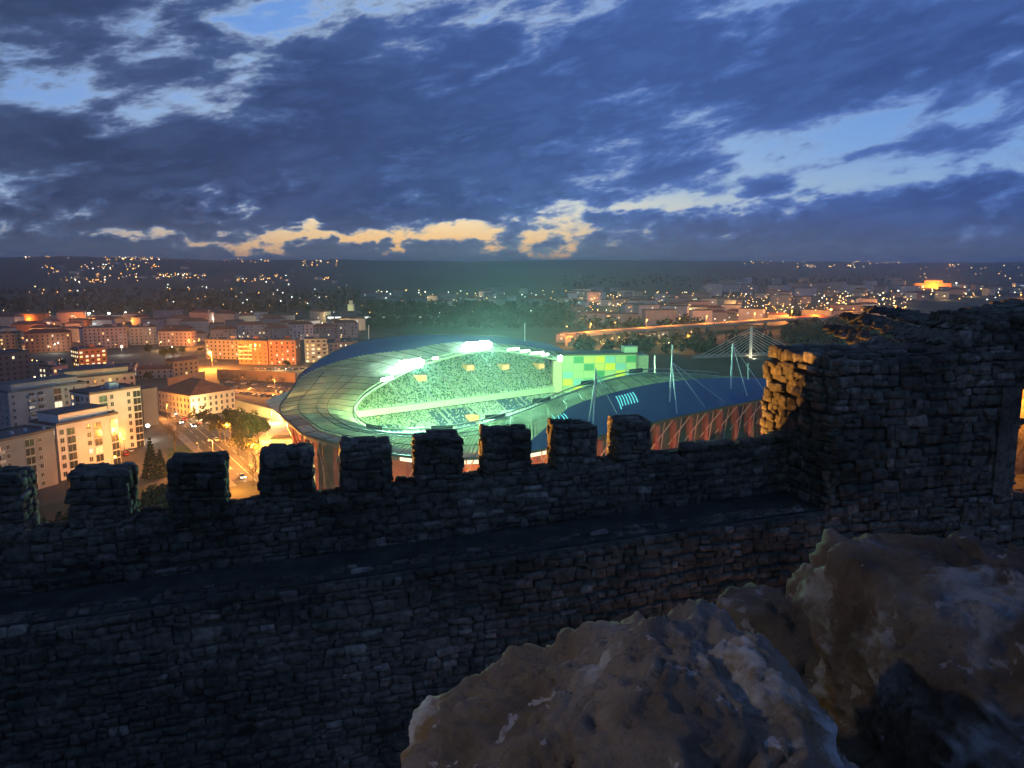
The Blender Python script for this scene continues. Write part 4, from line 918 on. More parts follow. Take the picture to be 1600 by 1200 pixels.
# ------------------------------------------------------------------ the wider town
WL = dict(white='white', cream='cream', grey='grey', brick='brick red', ochre='ochre', pink='pinkish', dark='dark', slate='slate grey')
def far_town(region, n, hs, walls, label, group, litn, roofs=('flat', 'hip'), dmin=18, wr=(12, 30), detail=0, ordinal=False):
    """scatter blocks over a quadrilateral of ground given in sight-line pixels"""
    placed = []; tries = 0
    while len(placed) < n and tries < n * 40:
        tries += 1; (x0, y0, x1, y1) = region; px = rng.uniform(x0, x1); py = y1 - (y1 - y0) * rng.random() ** 1.5; p = PZ(px, py)
        if any((p.x - q.x) ** 2 + (p.y - q.y) ** 2 < dmin ** 2 for q in placed): continue
        placed.append(p)
    placed.sort(key=lambda p: p.x / p.y); out = []
    for k, p in enumerate(placed):
        w, d, h = rng.uniform(*wr), rng.uniform(10, 16), rng.uniform(*hs); wl = rng.choice(walls); rf = rng.choice(roofs) if h < 16 else 'flat'
        lb = f"{'wide' if w > sum(wr) / 2 else 'narrow'} {WL[wl]} {'flat' if rf == 'flat' else 'tile'} roofed " + label
        o = building((p.x, p.y), rng.choice((-.5, -.2, .15, .4)) + rng.uniform(-.1, .1), w, d, h, wl, lb, group, roof=rf, detail=0, cat='building')
        o.location.z = max(0, zt(p.x, p.y)) - .5
        ang = o.rotation_euler.z
        for i in range(rng.randint(*litn)):
            x = rng.uniform(-w / 2 + 1.5, w / 2 - 1.5); zz = rng.uniform(1, h - 2.5)
            obj('window', win_mesh(rng.choice((1.6, 2.6, 4.0)), 1.6, LIT[rng.choice((0, 1, 1, 0, 2, 3))]), o, loc=(x, -d / 2 - .003, zz))
        out.append(o)
    return out
far_town((880, 462, 1400, 508), 70, (8, 20), ('white', 'cream', 'grey', 'white', 'pink'), 'block beyond the orange highway', 'town blocks beyond the highway', (1, 3), dmin=26, wr=(16, 42))
far_town((1090, 444, 1420, 462), 34, (14, 30), ('white', 'cream', 'white', 'grey'), 'high block on the far town rise', 'tall blocks of the far town', (1, 3), dmin=40, wr=(24, 70))
far_town((560, 455, 1000, 478), 34, (7, 14), ('white', 'grey', 'slate'), 'house in the valley behind', 'valley houses beyond the stadium', (0, 1), dmin=45, wr=(14, 34))
far_town((0, 500, 330, 535), 34, (8, 17), ('cream', 'pink', 'brick', 'grey', 'slate'), 'house of the left quarter', 'houses of the left hand quarter', (0, 2), dmin=26, wr=(14, 34))
far_town((330, 498, 560, 522), 18, (8, 14), ('slate', 'grey', 'cream'), 'house above the brick flats', 'houses on the slope above the flats', (0, 1), dmin=26, wr=(14, 30))
far_town((1400, 452, 1600, 470), 16, (8, 18), ('cream', 'pink', 'white'), 'house on the ridge behind the tower', 'houses on the ridge behind the tower', (1, 3), dmin=40, wr=(18, 46))
far_town((60, 408, 560, 445), 40, (8, 14), ('grey', 'cream', 'slate'), 'house on the far dark hillside', 'hillside village houses', (1, 2), dmin=60, wr=(16, 40))
far_town((880, 520, 1090, 545), 8, (6, 10), ('cream', 'grey', 'pink'), 'house between stadium and highway', 'houses between stadium and highway', (1, 3), dmin=22, wr=(10, 16))
# floodlit landmarks
def landmark(px, py, y, parts, label, m, cat, power, col):
    p = PY(px, py, y); o = empty('floodlit_building', (p.x, p.y, p.z), label=label, cat=cat)
    for nm, b in parts: MB().box(*b).build(nm, m, o)
    lamp_light((0, -30, 6), col, power, 2, o); return o
church = landmark(549, 505, 1060, [('nave', (-30, 30, 0, 14, 0, 8)), ('bell_tower', (-4, 4, -2, 6, 8.2, 26)), ('spire', (-2.2, 2.2, -.2, 4.2, 26.2, 31))], 'cream church tower floodlit pale green far behind the stadium', mat('church_plaster', (.7, .68, .5), .8, .1), 'church', 26000, (.9, 1.0, .45))
hallp = PZ(600, 505); hall = empty('market_hall', (hallp.x, hallp.y, 0), .0, label='long low hall with a bright white lit canopy behind the stadium', cat='building')
MB().box(-75, 70, 0, 20, 0, 9).build('wall', wallmat('slate'), hall); MB().box(-76, 71, -3, 21, 9, 9.6).build('roof', M_FLAT, hall)
for i in range(14): MB().box(-72 + i * 9.6, -64.5 + i * 9.6, -3.2, -3.05, 6.6, 8.4).build('lit_canopy_panel', glow('canopy_white', (.95, 1.0, .9), 2.2, False), hall)
hotel = landmark(1457, 452, 2300, [('wall', (-55, 55, 0, 20, -18, 18)), ('roof_block', (-25, 30, 2, 18, 18.2, 26))], 'long building floodlit bright orange on the far ridge', mat('wall_ochre2', (.6, .35, .15), .8, .15), 'building', 500000, (1.0, .30, .04))

# highway viaduct with its lamps
HW = [(885, 524), (960, 517), (1060, 510), (1150, 504), (1240, 497), (1330, 492)]
HP = [PZ(x, y, 10) for x, y in HW]
via = empty('highway_viaduct', (HP[0].x, HP[0].y, 0), label='long highway viaduct glowing orange under street lamps', cat='bridge'); vr = Vector(via.location)
def vstrip(name, pts, off, w, z0, z1, m):
    mb = MB(); q = resample(pts, 40)
    for a, b in zip(q, q[1:]):
        d = (b - a).normalized(); n = Vector((-d.y, d.x, 0)); c = (a + b) / 2 + n * off - vr; mb.obox((c.x, c.y), (d.x, d.y), (n.x, n.y), (b - a).length / 2 + .02, w / 2, z0, z1)
    return mb.build(name, m, via)
M_DECK = mat('deck_concrete', (.42, .36, .28), .8, .15, .05)
vstrip('deck', HP, 0, 17, 8.4, 9.9, M_DECK); vstrip('parapet', HP, -8.3, .4, 9.9, 11.0, M_DECK); vstrip('parapet', HP, 8.3, .4, 9.9, 11.0, M_DECK); vstrip('roadway', HP, 0, 15.5, 9.9, 9.95, M_ASPH)
for i, p in enumerate(resample(HP, 45)): q = p - vr; MB().box(q.x - 1.2, q.x + 1.2, q.y - 1.5, q.y + 1.5, -1, 8.4).build('pier', M_DECK, via)
for i, p in enumerate(resample(HP, 34)):
    lamp((p.x, p.y + (7 if i % 2 else -7), 9.95), 'orange lamp standing on the highway viaduct', 'highway viaduct lamps', 9, .55, 'sodium', 22000, rz=0 if i % 2 else math.pi)
HW2 = [PZ(x, y) for x, y in ((1060, 502), (1130, 496), (1230, 490))]
strip('town_avenue', HW2, 14, .2, M_ASPH)
for i, p in enumerate(resample(HW2, 40)): lamp((p.x, p.y, .2), 'orange lamp on the avenue above the viaduct', 'avenue lamps', 9, .6, 'sodium', 20000 if i % 2 else 0)

# cable-stayed footbridge
pb = PZ(1172, 562); pyl = empty('cable_stayed_bridge', pb, label='white cable stayed bridge with single lit pylon behind the stadium', cat='bridge')
PW = mat('pylon_white', (.8, .8, .76), .5, .08); ph = 27.0
mb = MB(); mb.tube([(0, 0, -1), (0, 0, ph)], [1.5, .95], 8); mb.build('pylon', PW, pyl)
bd = Vector((.955, .30, 0)); mb = MB(); mb.obox((0, 0), (bd.x, bd.y), (-bd.y, bd.x), 52, 2.4, 3.2, 4.0); mb.build('deck', M_DECK, pyl)
for sgn in (-1, 1):
    mb = MB(); n = Vector((-bd.y, bd.x, 0)) * 2.3 * sgn; mb.obox((n.x, n.y), (bd.x, bd.y), (-bd.y, bd.x), 52, .06, 5.0, 5.15); mb.build('railing', PW, pyl)
    for i in range(8):
        f = bd * sgn * (9 + i * 5.6); MB().tube([(0, 0, ph - 1.5 - (7 - i) * 1.9), (f.x, f.y, 4.0)], .15, 4).build('cable', PW, pyl)
lamp_light((1, -7, 2), (1.0, .92, .62), 5200, .5, pyl, name='pylon_light')

# ------------------------------------------------------------------ lamps near and far
LG = 'street lamps of the left quarter'
big = PZ(332, 578); lamp(big, 'very bright orange lamp on a tall mast above the car park', LG, 13, 1.6, 'sodium', 120000)
for (x, y, k, pw, r, h, lb) in ((195, 706, 'sodium', 900, .45, 8, 'orange lamp against the tall white block, upper of the pair'), (190, 716, 'sodium', 1000, .5, 8, 'orange lamp against the tall white block, lower of the pair'), (176, 742, 'sodium', 1000, .5, 7, 'orange lamp at the foot of the nearest white block'),
        (232, 690, 'white', 1600, .9, 7, 'dazzling white lamp beside the tall white block'), (312, 655, 'warm', 4200, .35, 7, 'warm lamp in the trees by the main road'), (262, 655, 'sodium', 5000, .3, 8, 'orange lamp over the queue of cars'), (300, 668, 'sodium', 4000, .3, 8, 'orange lamp at the old building corner'),
        (312, 728, 'sodium', 15000, .2, 9, 'slim dark post lamp on the near side of the road'), (334, 722, 'sodium', 15000, .2, 9, 'slim post lamp halfway along the road'), (356, 772, 'sodium', 15000, .2, 9, 'slim post lamp nearest the castle on the road'), (352, 692, 'sodium', 15000, .2, 9, 'slim post lamp across the road by the trees'),
        (395, 730, 'sodium', 15000, .2, 9, 'slim post lamp where the road leaves the picture'), (440, 716, 'sodium', 34000, .3, 7, 'warm lamp beside the ticket pavilion'), (418, 690, 'sodium', 26000, .3, 7, 'warm lamp on the curved drive'), (380, 660, 'warm', 7000, .25, 6, 'warm lamp at the yellow wall'), (425, 662, 'warm', 9000, .25, 6, 'warm lamp at the end of the yellow wall'),
        (380, 612, 'sodium', 16000, .25, 9, 'orange lamp in the middle of the car park'), (430, 616, 'sodium', 16000, .25, 9, 'orange lamp at the stadium side of the car park'), (297, 545, 'sodium', 8000, .8, 8, 'reddish orange lamp above the pinkish house'), (378, 545, 'white', 2500, .8, 8, 'white lamp above the pale flats'),
        (268, 557, 'white', 2200, .6, 8, 'white lamp by the small trees left of the bright orange lamp'), (190, 555, 'white', 2200, .6, 8, 'white lamp in front of the big pinkish flats'), (250, 548, 'warm', 5000, .5, 8, 'warm lamp beside the cream flats'), (440, 578, 'warm', 6000, .4, 6, 'warm lamp in front of the bright shopfronts'),
        (480, 577, 'warm', 6000, .4, 6, 'warm lamp by the yellow lit flats'), (405, 579, 'sodium', 6000, .35, 6, 'orange lamp in front of the brick flats'), (300, 578, 'sodium', 7000, .3, 7, 'orange lamp by the gabled house'), (85, 552, 'white', 2000, .5, 8, 'white lamp among the middle distance flats'), (160, 585, 'sodium', 5000, .3, 7, 'orange lamp before the red school block')):
    lamp(PZ(x, y), lb, LG, h, r, k, pw)
SP = 'sports ground floodlights'
for i, (x, y) in enumerate(((117, 492), (140, 491), (171, 491), (197, 490), (273, 493))): 
    q = PZ(x, y + 10); lamp(q, ('first', 'second', 'third', 'fourth', 'fifth, separate')[i] + ' white mast light from the left over the far sports ground', SP, 10, 1.5 if i < 4 else 1.9, 'white', 12000)
sg = PZ(150, 502); MBx = MB(); MBx.box(-60, 40, 0, 8, 0, 7); MBx.box(-62, 42, -2, 9, 7, 7.4); MBx.build('sports_hall', wallmat('cream'), loc=(sg.x, sg.y, 0), label='long cream sports hall wall under white mast lights', cat='building')
FARL = {}; FARP = MB()
def spread(n, reg, label, group, kinds, r, power=0, pw_every=5, h=8, stuff=False):
    for i in range(n):
        px = rng.uniform(reg[0], reg[2]); py = rng.uniform(reg[1], reg[3]); p = PZ(px, py); z = zt(p.x, p.y)
        if z > 3: 
            # walk the sight line to the hillside
            rr = ray(px, py); d = 1500.0
            while d < 9500:
                q = (rr * (d / rr.y)); 
                if EYE + q.z < zt(q.x, q.y): break
                d *= 1.01
            p = Vector((rr.x * d / rr.y, d, 0)); z = zt(p.x, p.y)
        s = r * rng.uniform(.55, 1.35) * max(.7, p.y / 1400)
        k = rng.choice(kinds)
        if stuff: FARL.setdefault((group, k), MB()).ball((p.x, p.y, z + h), s, 6, 4); FARP.tube([(p.x, p.y, z), (p.x, p.y, z + h)], .12, 3, False)
        else: lamp((p.x, p.y, z), {'sodium': 'orange ', 'warm': 'yellowish ', 'white': 'white ', 'green': 'pale green '}[k] + label, group, h, round(s, 1), k, power if power and i % pw_every == 0 else 0)
spread(80, (900, 466, 1420, 505), 'street lamp beyond the highway', 'town street lamps', ('sodium', 'warm', 'warm', 'white'), .6, 3800, 2)
spread(34, (1380, 445, 1600, 475), 'street lamp on the ridge behind the tower', 'ridge street lamps', ('sodium', 'warm', 'white'), .8, 14000, 5)
spread(30, (560, 458, 1000, 480), 'lamp in the dark valley', 'valley lamps', ('warm', 'white', 'green'), .6, 5000, 4)
spread(34, (0, 500, 330, 548), 'street lamp of the left quarter', 'left quarter lamps', ('sodium', 'sodium', 'white', 'sodium'), .45, 4200, 1)
spread(14, (330, 500, 560, 524), 'street lamp on the slope above the brick flats', 'slope lamps', ('warm', 'white'), .5, 5000, 2)
spread(12, (890, 528, 1090, 552), 'street lamp among houses between stadium and highway', 'stadium side lamps', ('sodium', 'warm'), .5, 5000, 1)
spread(22, (1290, 478, 1420, 502), 'lamp at the highway junction by the wooded hill', 'junction lamps', ('sodium', 'sodium', 'warm'), .8, 7000, 2)
HG = 'hillside village lamps'
for reg, n in (((165, 403, 255, 409), 26), ((110, 413, 250, 424), 26), ((95, 430, 220, 447), 30), ((245, 430, 325, 438), 26), ((370, 438, 400, 444), 8), ((405, 430, 450, 446), 12), ((490, 436, 515, 440), 6), ((350, 405, 430, 412), 9), ((465, 408, 530, 418), 12), ((60, 418, 100, 436), 8), ((40, 402, 110, 406), 5)):
    spread(int(n * 1.5), reg, 'tiny village lamp on the far left hillside', HG, ('sodium', 'warm', 'sodium', 'sodium', 'white'), .46, stuff=True)
for reg, n in (((1160, 410, 1260, 414), 10), ((1230, 415, 1350, 420), 24), ((1330, 408, 1420, 414), 16), ((1430, 414, 1600, 440), 26)):
    spread(n, reg, 'tiny lamp on the far ridge above the town', 'far ridge lamps', ('sodium', 'warm', 'warm'), .46, stuff=True)
spread(26, (260, 446, 560, 490), 'lamp in the dark fields', 'field lamps', ('white', 'green', 'white'), .55)
for reg, n in (((0, 490, 560, 545), 150), ((890, 458, 1420, 505), 520), ((560, 455, 900, 500), 60), ((1280, 470, 1420, 505), 34), ((0, 545, 240, 640), 30), ((0, 450, 560, 490), 50)): spread(n, reg, '', 'small town lights', ('sodium', 'warm', 'warm', 'sodium', 'white'), .46, stuff=True, h=5)
FARP.build('distant_lamp_posts', M_POLE, kind='stuff')
for (g, k), mb in FARL.items(): mb.build(g.replace(' ', '_'), glow(*LAMPN[k], False), kind='stuff', label=f'scattered {g} twinkling ' + {'sodium': 'orange', 'warm': 'yellow', 'white': 'white'}[k], cat='lights')

# orange floodlights around the stadium foot, and those that light the castle from outside
FH = mat('floodlight_case', (.05, .05, .05), .5, .1)
def ground_flood(loc, tgt, power, label, col=SODIUM, spot=110, group=None, r=.25):
    o = empty('ground_floodlight', loc, label=label, cat='floodlight', group=group)
    MB().box(-.25, .25, -.15, .15, 0, .12).build('foot', FH, o); MB().box(-.22, .22, -.12, .12, .14, .48).build('case', FH, o)
    MB().box(-.18, .18, -.125, -.121, .18, .44).build('lens', glow('flood_glass', col, 4, False), o)
    L = lamp_light((0, 0, .7), col, power, r, o, spot=spot, target=Vector(tgt) - Vector(loc)); return o
for i, th in enumerate((3.35, 3.6, 3.8, 3.98, 4.15, 4.32, 4.5, 4.66, 4.82)):
    s, n = sup(OUTP, th, 7); p = sn(s, n, .3); s, n = sup(OUTP, th, -6); ground_flood(p, sn(s, n, 9), 17000 if i < 5 else 12000, 'orange floodlight on the ground washing the stadium back wall', (1.0, .34, .07), 150, 'stadium facade floodlights')
for i, (a, b, z, ta, tb, tz, pw) in enumerate(((-14.5, 7.0, 66.8, -5, .4, 74.8, 26000), (-7.5, 5.2, 66.6, 3.5, .4, 75.2, 34000))):
    ground_flood(wp(a, b, z), wp(ta, tb, tz), pw, 'sodium floodlight on the bank outside the castle wall', (1.0, .42, .08), 75, 'castle floodlights', r=.1)
lt = empty('courtyard_lantern', (4.3, 10.9, 70.6), label='orange lantern low in the courtyard behind the front rocks', cat='lamp')
MB().tube([(0, 0, -3), (0, 0, 0)], .04).build('post', FH, lt); MB().box(-.12, .12, -.12, .12, 0, .05).build('cap', FH, lt); MB().ball((0, 0, -.12), .08).build('bulb', glow('lantern_bulb', (1, .4, .1), 10), lt)
lamp_light((0, 0, -.35), (1.0, .45, .16), 75, .1, lt)

kl = empty('added_floodlight', (-7.5, -.8, 80.6), label='dim warm floodlight added out of view to light the front rocks', cat='floodlight')  # unseen lamp, added for the warm light on the front rocks
MB().box(-.2, .2, -.12, .12, -.15, .15).build('case', FH, kl); MB().tube([(0, -.12, 0), (0, -.9, 0)], .03).build('bracket', FH, kl); MB().box(-.17, .17, .121, .126, -.12, .12).build('lens', glow('added_flood_lens', (1, .7, .4), 3, False), kl)
lamp_light((0, .3, 0), (1.0, .84, .66), 540, .12, kl, spot=32, target=(8.1, 2.45, -3.9))

# ------------------------------------------------------------------ trees
M_BARK = mat('bark', (.075, .055, .04), .95, .3, 2); M_LEAF = mat('dark_leaves', (.032, .055, .018), .8, .5, .8, rnd=.3); M_LEAF2 = mat('olive_leaves', (.075, .075, .022), .8, .5, .8, rnd=.3); M_NEEDLE = mat('needles', (.020, .040, .018), .85, .5, .8, rnd=.2)
def leaves(pts, size, q):
    """one bent quad of leaves at each point"""
    n = len(pts); a = q.normal(size=(n, 3)); a /= np.linalg.norm(a, axis=1)[:, None]; b = np.cross(a, q.normal(size=(n, 3))); b /= np.linalg.norm(b, axis=1)[:, None]; s = size * q.uniform(.5, 1.3, n)[:, None]
    V = np.stack([pts - a * s, pts + b * s * .6, pts + a * s, pts - b * s * .6], 1).reshape(-1, 3); return V, np.arange(n * 4).reshape(-1, 4)
def crown_points(kind, n, q):
    if kind == 'conifer':
        t = q.random(n) ** .7; z = 1 - t * .92; lay = np.floor(z * 14) / 14 + .02; r = (1 - lay) * .26 * q.uniform(.2, 1, n) ** .5 + .01; an = q.uniform(0, 6.28, n); return np.column_stack([r * np.cos(an), r * np.sin(an), lay + (z - lay) * .5 - r * .22])
    c = []
    for k in range(16):
        an = q.uniform(0, 6.28); el = q.uniform(-.5, 1.2); rr = q.uniform(.12, .34); c.append((rr * math.cos(an) * math.cos(el), rr * math.sin(an) * math.cos(el), .64 + rr * math.sin(el) * .95, q.uniform(.08, .17)))
    c = np.array(c); k = q.integers(0, len(c), n); d = q.normal(size=(n, 3)); d /= np.linalg.norm(d, axis=1)[:, None]; return c[k, :3] + d * c[k, 3:4] * q.uniform(.55, 1.05, n)[:, None]
TREES = {}
for kind, m, num, cnt in (('conifer', M_NEEDLE, 2, 2600), ('broadleaf', M_LEAF, 4, 2400), ('olive', M_LEAF2, 3, 1800), ('bare', None, 3, 0)):
    TREES[kind] = []
    for v in range(num):
        q = np.random.default_rng(100 + v + len(kind)); t = MB(); r2 = random.Random(v + 5)
        t.tube([(0, 0, 0), (.005, 0, .25), (-.01, .01, .5), (0, 0, .95 if kind == 'conifer' else .62)], [.022, .018, .012, .004], 6)
        if kind != 'conifer':
            for b in range(9 if kind != 'bare' else 14):
                an = r2.uniform(0, 6.28); z0 = r2.uniform(.26, .56); L = r2.uniform(.18, .32); e = Vector((math.cos(an) * L, math.sin(an) * L, z0 + L * r2.uniform(.7, 1.5))); mid = Vector((0, 0, z0)).lerp(e, .5) + Vector((0, 0, -.02))
                t.tube([(0, 0, z0), mid, e], [.009, .006, .002], 4, False)
                for s in range(2 if kind != 'bare' else 7):
                    f = Vector((0, 0, z0)).lerp(e, r2.uniform(.35, .95)); g = f + Vector((r2.uniform(-.12, .12), r2.uniform(-.12, .12), r2.uniform(.03, .16))); t.tube([f, g], [.004, .0012], 3, False)
        tr = t.data('trunk', M_BARK)
        cr = None
        if cnt: V, F = leaves(crown_points(kind, cnt, q), .026 if kind == 'conifer' else .032, q); cr = mesh_np('crown', V, F, m)
        TREES[kind].append((tr, cr))
def tree(x, y, h, kind, label, group, z=None):
    tr, cr = rng.choice(TREES[kind]); z = max(0, zt(x, y)) if z is None else z
    o = empty({'conifer': 'conifer_tree', 'bare': 'bare_tree'}.get(kind, 'leafy_tree'), (x, y, z - .2), rng.uniform(0, 6.28), label=label, cat='tree', group=group); w = rng.uniform(.9, 1.2)
    for nm, me in (('trunk', tr), ('crown', cr)):
        if me is not None: p = obj(nm, me, o); p.scale = (h * w, h * w, h)
    return o
def tree_px(px, py_base, py_top, kind, label, group, y=None):
    """a tree whose foot is on the ground along one sight line and whose top meets another"""
    if y is None: p = PZ(px, py_base)
    else: p = PY(px, py_base, y); 
    z = max(0.2, zt(p.x, p.y)); h = PY(px, py_top, p.y).z - z; return tree(p.x, p.y, max(3, h), kind, label, group, z)
TG = 'trees along the main road'
tree_px(238, 748, 682, 'conifer', 'dark conifer standing alone by the side street', TG); tree_px(252, 745, 700, 'conifer', 'smaller dark conifer next to the lone one', TG)
tree_px(274, 705, 648, 'bare', 'bare winter tree on the lawn by the road', TG); tree_px(264, 690, 655, 'bare', 'thin bare tree beside the white lamp', TG)
for k, (x, yb, yt, kd) in enumerate(((312, 668, 634, 'olive'), (330, 676, 640, 'olive'), (344, 690, 648, 'olive'), (352, 684, 642, 'bare'), (362, 690, 638, 'broadleaf'), (376, 694, 640, 'broadleaf'), (390, 700, 645, 'broadleaf'), (404, 697, 652, 'broadleaf'), (372, 712, 668, 'olive'), (388, 726, 676, 'olive'), (400, 738, 690, 'bare'), (396, 760, 712, 'bare'))):
    tree_px(x, yb, yt, kd, {'olive': 'lamplit yellowish tree on the far roadside', 'broadleaf': 'dark leafy tree in the clump by the yellow wall', 'bare': 'bare tree on the far roadside'}[kd], TG)
for k in range(16): x = rng.uniform(345, 455); tree_px(x, rng.uniform(596, 604), rng.uniform(578, 590), 'bare', 'bare young tree in front of the sandy wall', 'car park trees')
for k, (x, y) in enumerate(((270, 560), (286, 556), (258, 566), (234, 556), (315, 556), (448, 580), (150, 600), (180, 612), (60, 610), (232, 600))): tree_px(x, y, y - rng.uniform(14, 22), 'broadleaf', 'round dark tree among the houses of the quarter', 'quarter trees')
for k in range(34):
    x, y = rng.uniform(0, 330), rng.uniform(545, 600)
    if rng.random() < .75: tree_px(x, y, y - rng.uniform(7, 15), rng.choice(('broadleaf', 'olive', 'broadleaf')), 'garden tree between the houses of the quarter', 'garden trees')
# castle hillside below the wall
HS = 'hillside trees below the castle wall'; NH = 0
for k in range(400):
    x, y = rng.uniform(-118, -14), rng.uniform(60, 185)
    if abs(x + y * .30) < 6: continue
    z = zt(x, y); h = rng.uniform(6, 11); top = project(x, y, z + h)
    lim = np.interp(top[0], [0, 90, 110, 200, 210, 262, 352, 405, 420, 470], [690, 700, 745, 745, 715, 725, 752, 752, 790, 800])
    if top[1] < lim or not any(a < top[0] < b for a, b in ((20, 112), (196, 268), (346, 410), (484, 538))) or top[1] > np.interp(top[0], [0, 235, 510], [835, 812, 776]): continue
    NH += 1
    if NH > 26: break
    tree(x, y, h, rng.choice(('broadleaf', 'broadleaf', 'conifer')), 'dark tree on the hillside below the wall', HS, z)
# far woods: one mass of foliage over valley and hills
def far_woods(name, regs, label, hh):
    q = np.random.default_rng(77); P = []
    for (x0, y0, x1, y1), n in regs:
        k = 0
        while k < n:
            px, py = q.uniform(x0, x1), q.uniform(y0, y1); p = PZ(px, py); z = zt(p.x, p.y)
            if z > 3:
                rr = ray(px, py); d = 300.0
                while d < 9000 and EYE + rr.z * d / rr.y > zt(rr.x * d / rr.y, d): d *= 1.012
                p = Vector((rr.x * d / rr.y, d, 0)); z = zt(p.x, p.y)
            h = q.uniform(*hh); n_ = 34; c = q.normal(size=(n_, 3)); c /= np.linalg.norm(c, axis=1)[:, None]; c *= q.uniform(.4, 1, n_)[:, None]
            P.append(np.column_stack([p.x + c[:, 0] * h * .42, p.y + c[:, 1] * h * .42, z + h * .55 + c[:, 2] * h * .45])); k += 1
    V, F = leaves(np.concatenate(P), hh[1] * .16, q); obj(name, mesh_np(name, V, F, mat('far_foliage', (.018, .028, .014), .9, .4, .05)), kind='stuff', label=label, cat='woods')
far_woods('valley_woods', (((560, 478, 900, 515), 520), ((0, 455, 560, 492), 500), ((900, 505, 1100, 520), 60), ((900, 535, 1200, 560), 90), ((880, 430, 1400, 448), 260)), 'dark woods and hedges spread over the valley', (9, 15))
far_woods('hill_woods', (((1225, 494, 1420, 540), 420),), 'wooded hill shoulder behind the tower', (8, 13))

# ------------------------------------------------------------------ cars
CARC = dict(white=(.7, .7, .7), silver=(.42, .43, .44), black=(.02, .02, .022), red=(.35, .03, .02), blue=(.04, .08, .2), grey=(.15, .15, .16))
M_TYRE = mat('tyre', (.02, .02, .02), .9, .1); M_CGLASS = mat('car_glass', (.02, .025, .03), .1, .1, spec=.6)
HEAD, TAIL = glow('headlight_on', (1.0, .95, .8), 40, False), glow('taillight_on', (1.0, .05, .02), 14, False); HOFF, TOFF = mat('headlight_off', (.6, .6, .6), .2, .1), mat('taillight_off', (.25, .02, .02), .3, .1)
def car_body():
    prof = [(-2.1, .35), (-2.15, .75), (-1.95, .92), (-1.2, .98), (1.15, .95), (2.0, .82), (2.12, .6), (2.1, .35)]; V = []; F = []
    for s, w in ((-1, .88), (1, .88)): V += [(s * w * (1 - .06 * (z > .9)), x, z) for x, z in prof]
    n = len(prof); F = [tuple(range(n)), tuple(range(n, 2 * n))[::-1]] + [(i, n + i, n + (i + 1) % n, (i + 1) % n) for i in range(n)]; return V, F
def car_cabin():
    lo, hi = [(-1.75, .955), (1.1, .945)], [(-1.25, 1.45), (.35, 1.45)]; V = []
    for (x, z), w in zip(lo[:1] + hi + lo[1:], (.80, .64, .64, .80)): V += [(-w, x, z), (w, x, z)]
    return V, [(0, 1, 3, 2), (2, 3, 5, 4), (4, 5, 7, 6), (0, 2, 4, 6), (1, 7, 5, 3)]
bv, bf = car_body(); cv, cf = car_cabin(); CB = {k: mesh_data('body', bv, bf, mat('car_' + k, c, .3, .05, spec=.5)) for k, c in CARC.items()}; CC = mesh_data('cabin', cv, cf, M_CGLASS)
CR = {k: MB().box(-.60, .60, -1.2, .30, 1.452, 1.49).data('roof', mat('car_' + k, c, .3, .05)) for k, c in CARC.items()}
w_ = MB(); w_.tube([(-.11, 0, 0), (.11, 0, 0)], .33, 10); CW = w_.data('wheel', M_TYRE)
HLm = {k: MB().box(-.2, .2, -.03, .03, -.08, .08).data('headlight', m) for k, m in ((0, HOFF), (1, HEAD))}; TLm = {k: MB().box(-.2, .2, -.03, .03, -.08, .08).data('taillight', m) for k, m in ((0, TOFF), (1, TAIL))}
def car(p, heading, colour, lights, label, group, z=.21):
    o = empty('car', (p.x, p.y, z), heading - math.pi / 2, label=label, cat='car', group=group)
    obj('body', CB[colour], o); obj('cabin', CC, o); obj('roof', CR[colour], o)
    for x in (-.80, .80):
        for y in (-1.32, 1.32): obj('wheel', CW, o, loc=(x, y, .33))
        obj('headlight', HLm[lights], o, loc=(x * .8, 2.13, .66)); obj('taillight', TLm[lights], o, loc=(x * .8, -2.14, .72))
    if lights: lamp_light((0, 3.2, .6), (1, .9, .7), 160, .2, o, spot=70, target=Vector((0, 12, .2)), name='headlight_beam')
    return o
def along(path, d, off):
    q = [Vector((p.x, p.y, 0)) for p in path]
    for a, b in zip(q, q[1:]):
        L = (b - a).length
        if d <= L: t = (b - a).normalized(); return a + t * d + Vector((-t.y, t.x, 0)) * off, math.atan2(t.y, t.x)
        d -= L
    return q[-1], 0
def car_near(px, py, off, colour, lights, toward, label, group):
    best = min((((project(*along(ROAD, d, off)[0])[0] - px) ** 2 + (project(*along(ROAD, d, off)[0])[1] - py) ** 2), d) for d in np.arange(0, 230, 1.5)); p, a = along(ROAD, best[1], off); return car(p, a if toward else a + math.pi, colour, lights, label, group)
CG = 'cars on the main road'
car_near(385, 740, -3.4, 'silver', 1, True, 'car with dazzling headlights coming down the road', CG); car_near(335, 692, 1.8, 'white', 0, False, 'pale car driving halfway along the road', CG)
for i, (x, y, c) in enumerate(((310, 664, 'white'), (317, 669, 'silver'), (325, 676, 'white'))): car_near(x, y, 6.2, c, 0, True, ('white car parked first in the roadside row', 'silver car parked second in the roadside row', 'white car parked third in the roadside row')[i], CG)
for i in range(9): p, a = along(ROAD, 58 + i * 6.2, (-3.6, 3.4, -.6)[i % 3]); car(p, a + (math.pi if i % 2 else 0), rng.choice(('white', 'red', 'silver', 'black')), 1, 'car with lights on in the queue before the old building', 'queue of cars', .21)
for i in range(40):
    r, c = divmod(i, 13)
    if rng.random() < .2: continue
    p = PZ(356 + c * 8.3 + r * 3, 598 + r * 8 + c * .9); car(p, 1.3, rng.choice(list(CARC)), 0, 'parked car in the lamplit car park', 'cars in the car park', .19)
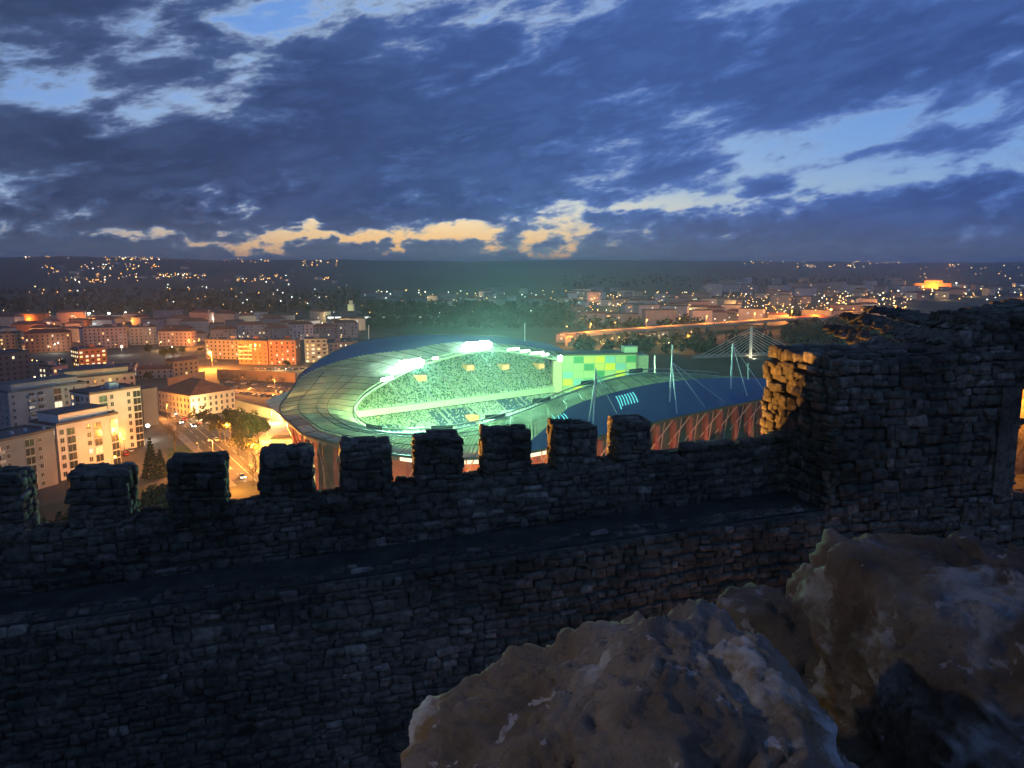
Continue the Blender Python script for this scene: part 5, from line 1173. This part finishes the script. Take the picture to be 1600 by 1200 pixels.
for i in range(10): p = PZ(400 + i * 10.5, 578 + rng.uniform(-.6, .6)); car(p, .05, rng.choice(list(CARC)), 1 if i == 4 else 0, 'car parked along the upper street', 'cars on the upper street', .21)
for i, (x, y) in enumerate(((208, 698), (216, 694), (196, 712), (204, 706))): car(PZ(x, y), 2.3, rng.choice(('white', 'silver', 'red')), 0, 'car parked beside the tall white block', 'cars in the side street', .2)
for i in range(5): p = HP[0].lerp(HP[1], i / 5) if i < 2 else HP[2].lerp(HP[3], i / 5); car(p, math.atan2(HP[1].y - HP[0].y, HP[1].x - HP[0].x), rng.choice(list(CARC)), 1, 'car with lights on crossing the viaduct', 'cars on the viaduct', 9.96)

# ------------------------------------------------------------------ labels: tell look-alikes apart by their place in the row
ORD = 'first second third fourth fifth sixth seventh eighth ninth tenth eleventh twelfth thirteenth fourteenth fifteenth sixteenth seventeenth eighteenth nineteenth twentieth'.split()
ORD += ['twenty-' + w for w in ORD[:9]] + ['thirtieth'] + ['thirty-' + w for w in ORD[:9]] + ['fortieth']
def single_out():
    by = {}
    for o in COL.objects:
        if o.parent is None and 'label' in o and o.type in ('EMPTY', 'MESH'): by.setdefault(o['label'], []).append(o)
    for lb, os_ in by.items():
        if len(os_) < 2 or len(os_) > 40: continue
        os_.sort(key=lambda o: o.location.x / max(1, o.location.y))
        for k, o in enumerate(os_): o['label'] = (ORD[k] + ' from the left: ' + lb) if k else 'leftmost ' + lb
single_out()

# ------------------------------------------------------------------ evening haze
def build_haze():
    m = bpy.data.materials.new('haze'); m.use_nodes = True; nt = m.node_tree; nt.nodes.clear(); o = nt.nodes.new('ShaderNodeOutputMaterial')
    v = nt.nodes.new('ShaderNodeVolumePrincipled'); v.inputs['Color'].default_value = (.80, .90, 1.0, 1); v.inputs['Density'].default_value = HAZE_D; v.inputs['Anisotropy'].default_value = .62
    nt.links.new(v.outputs[0], o.inputs['Volume'])
    MB().box(-19500, 19500, -300, 19500, -12, 150).build('haze', m, kind='stuff')
HAZE_D = 1.0e-4
build_haze()
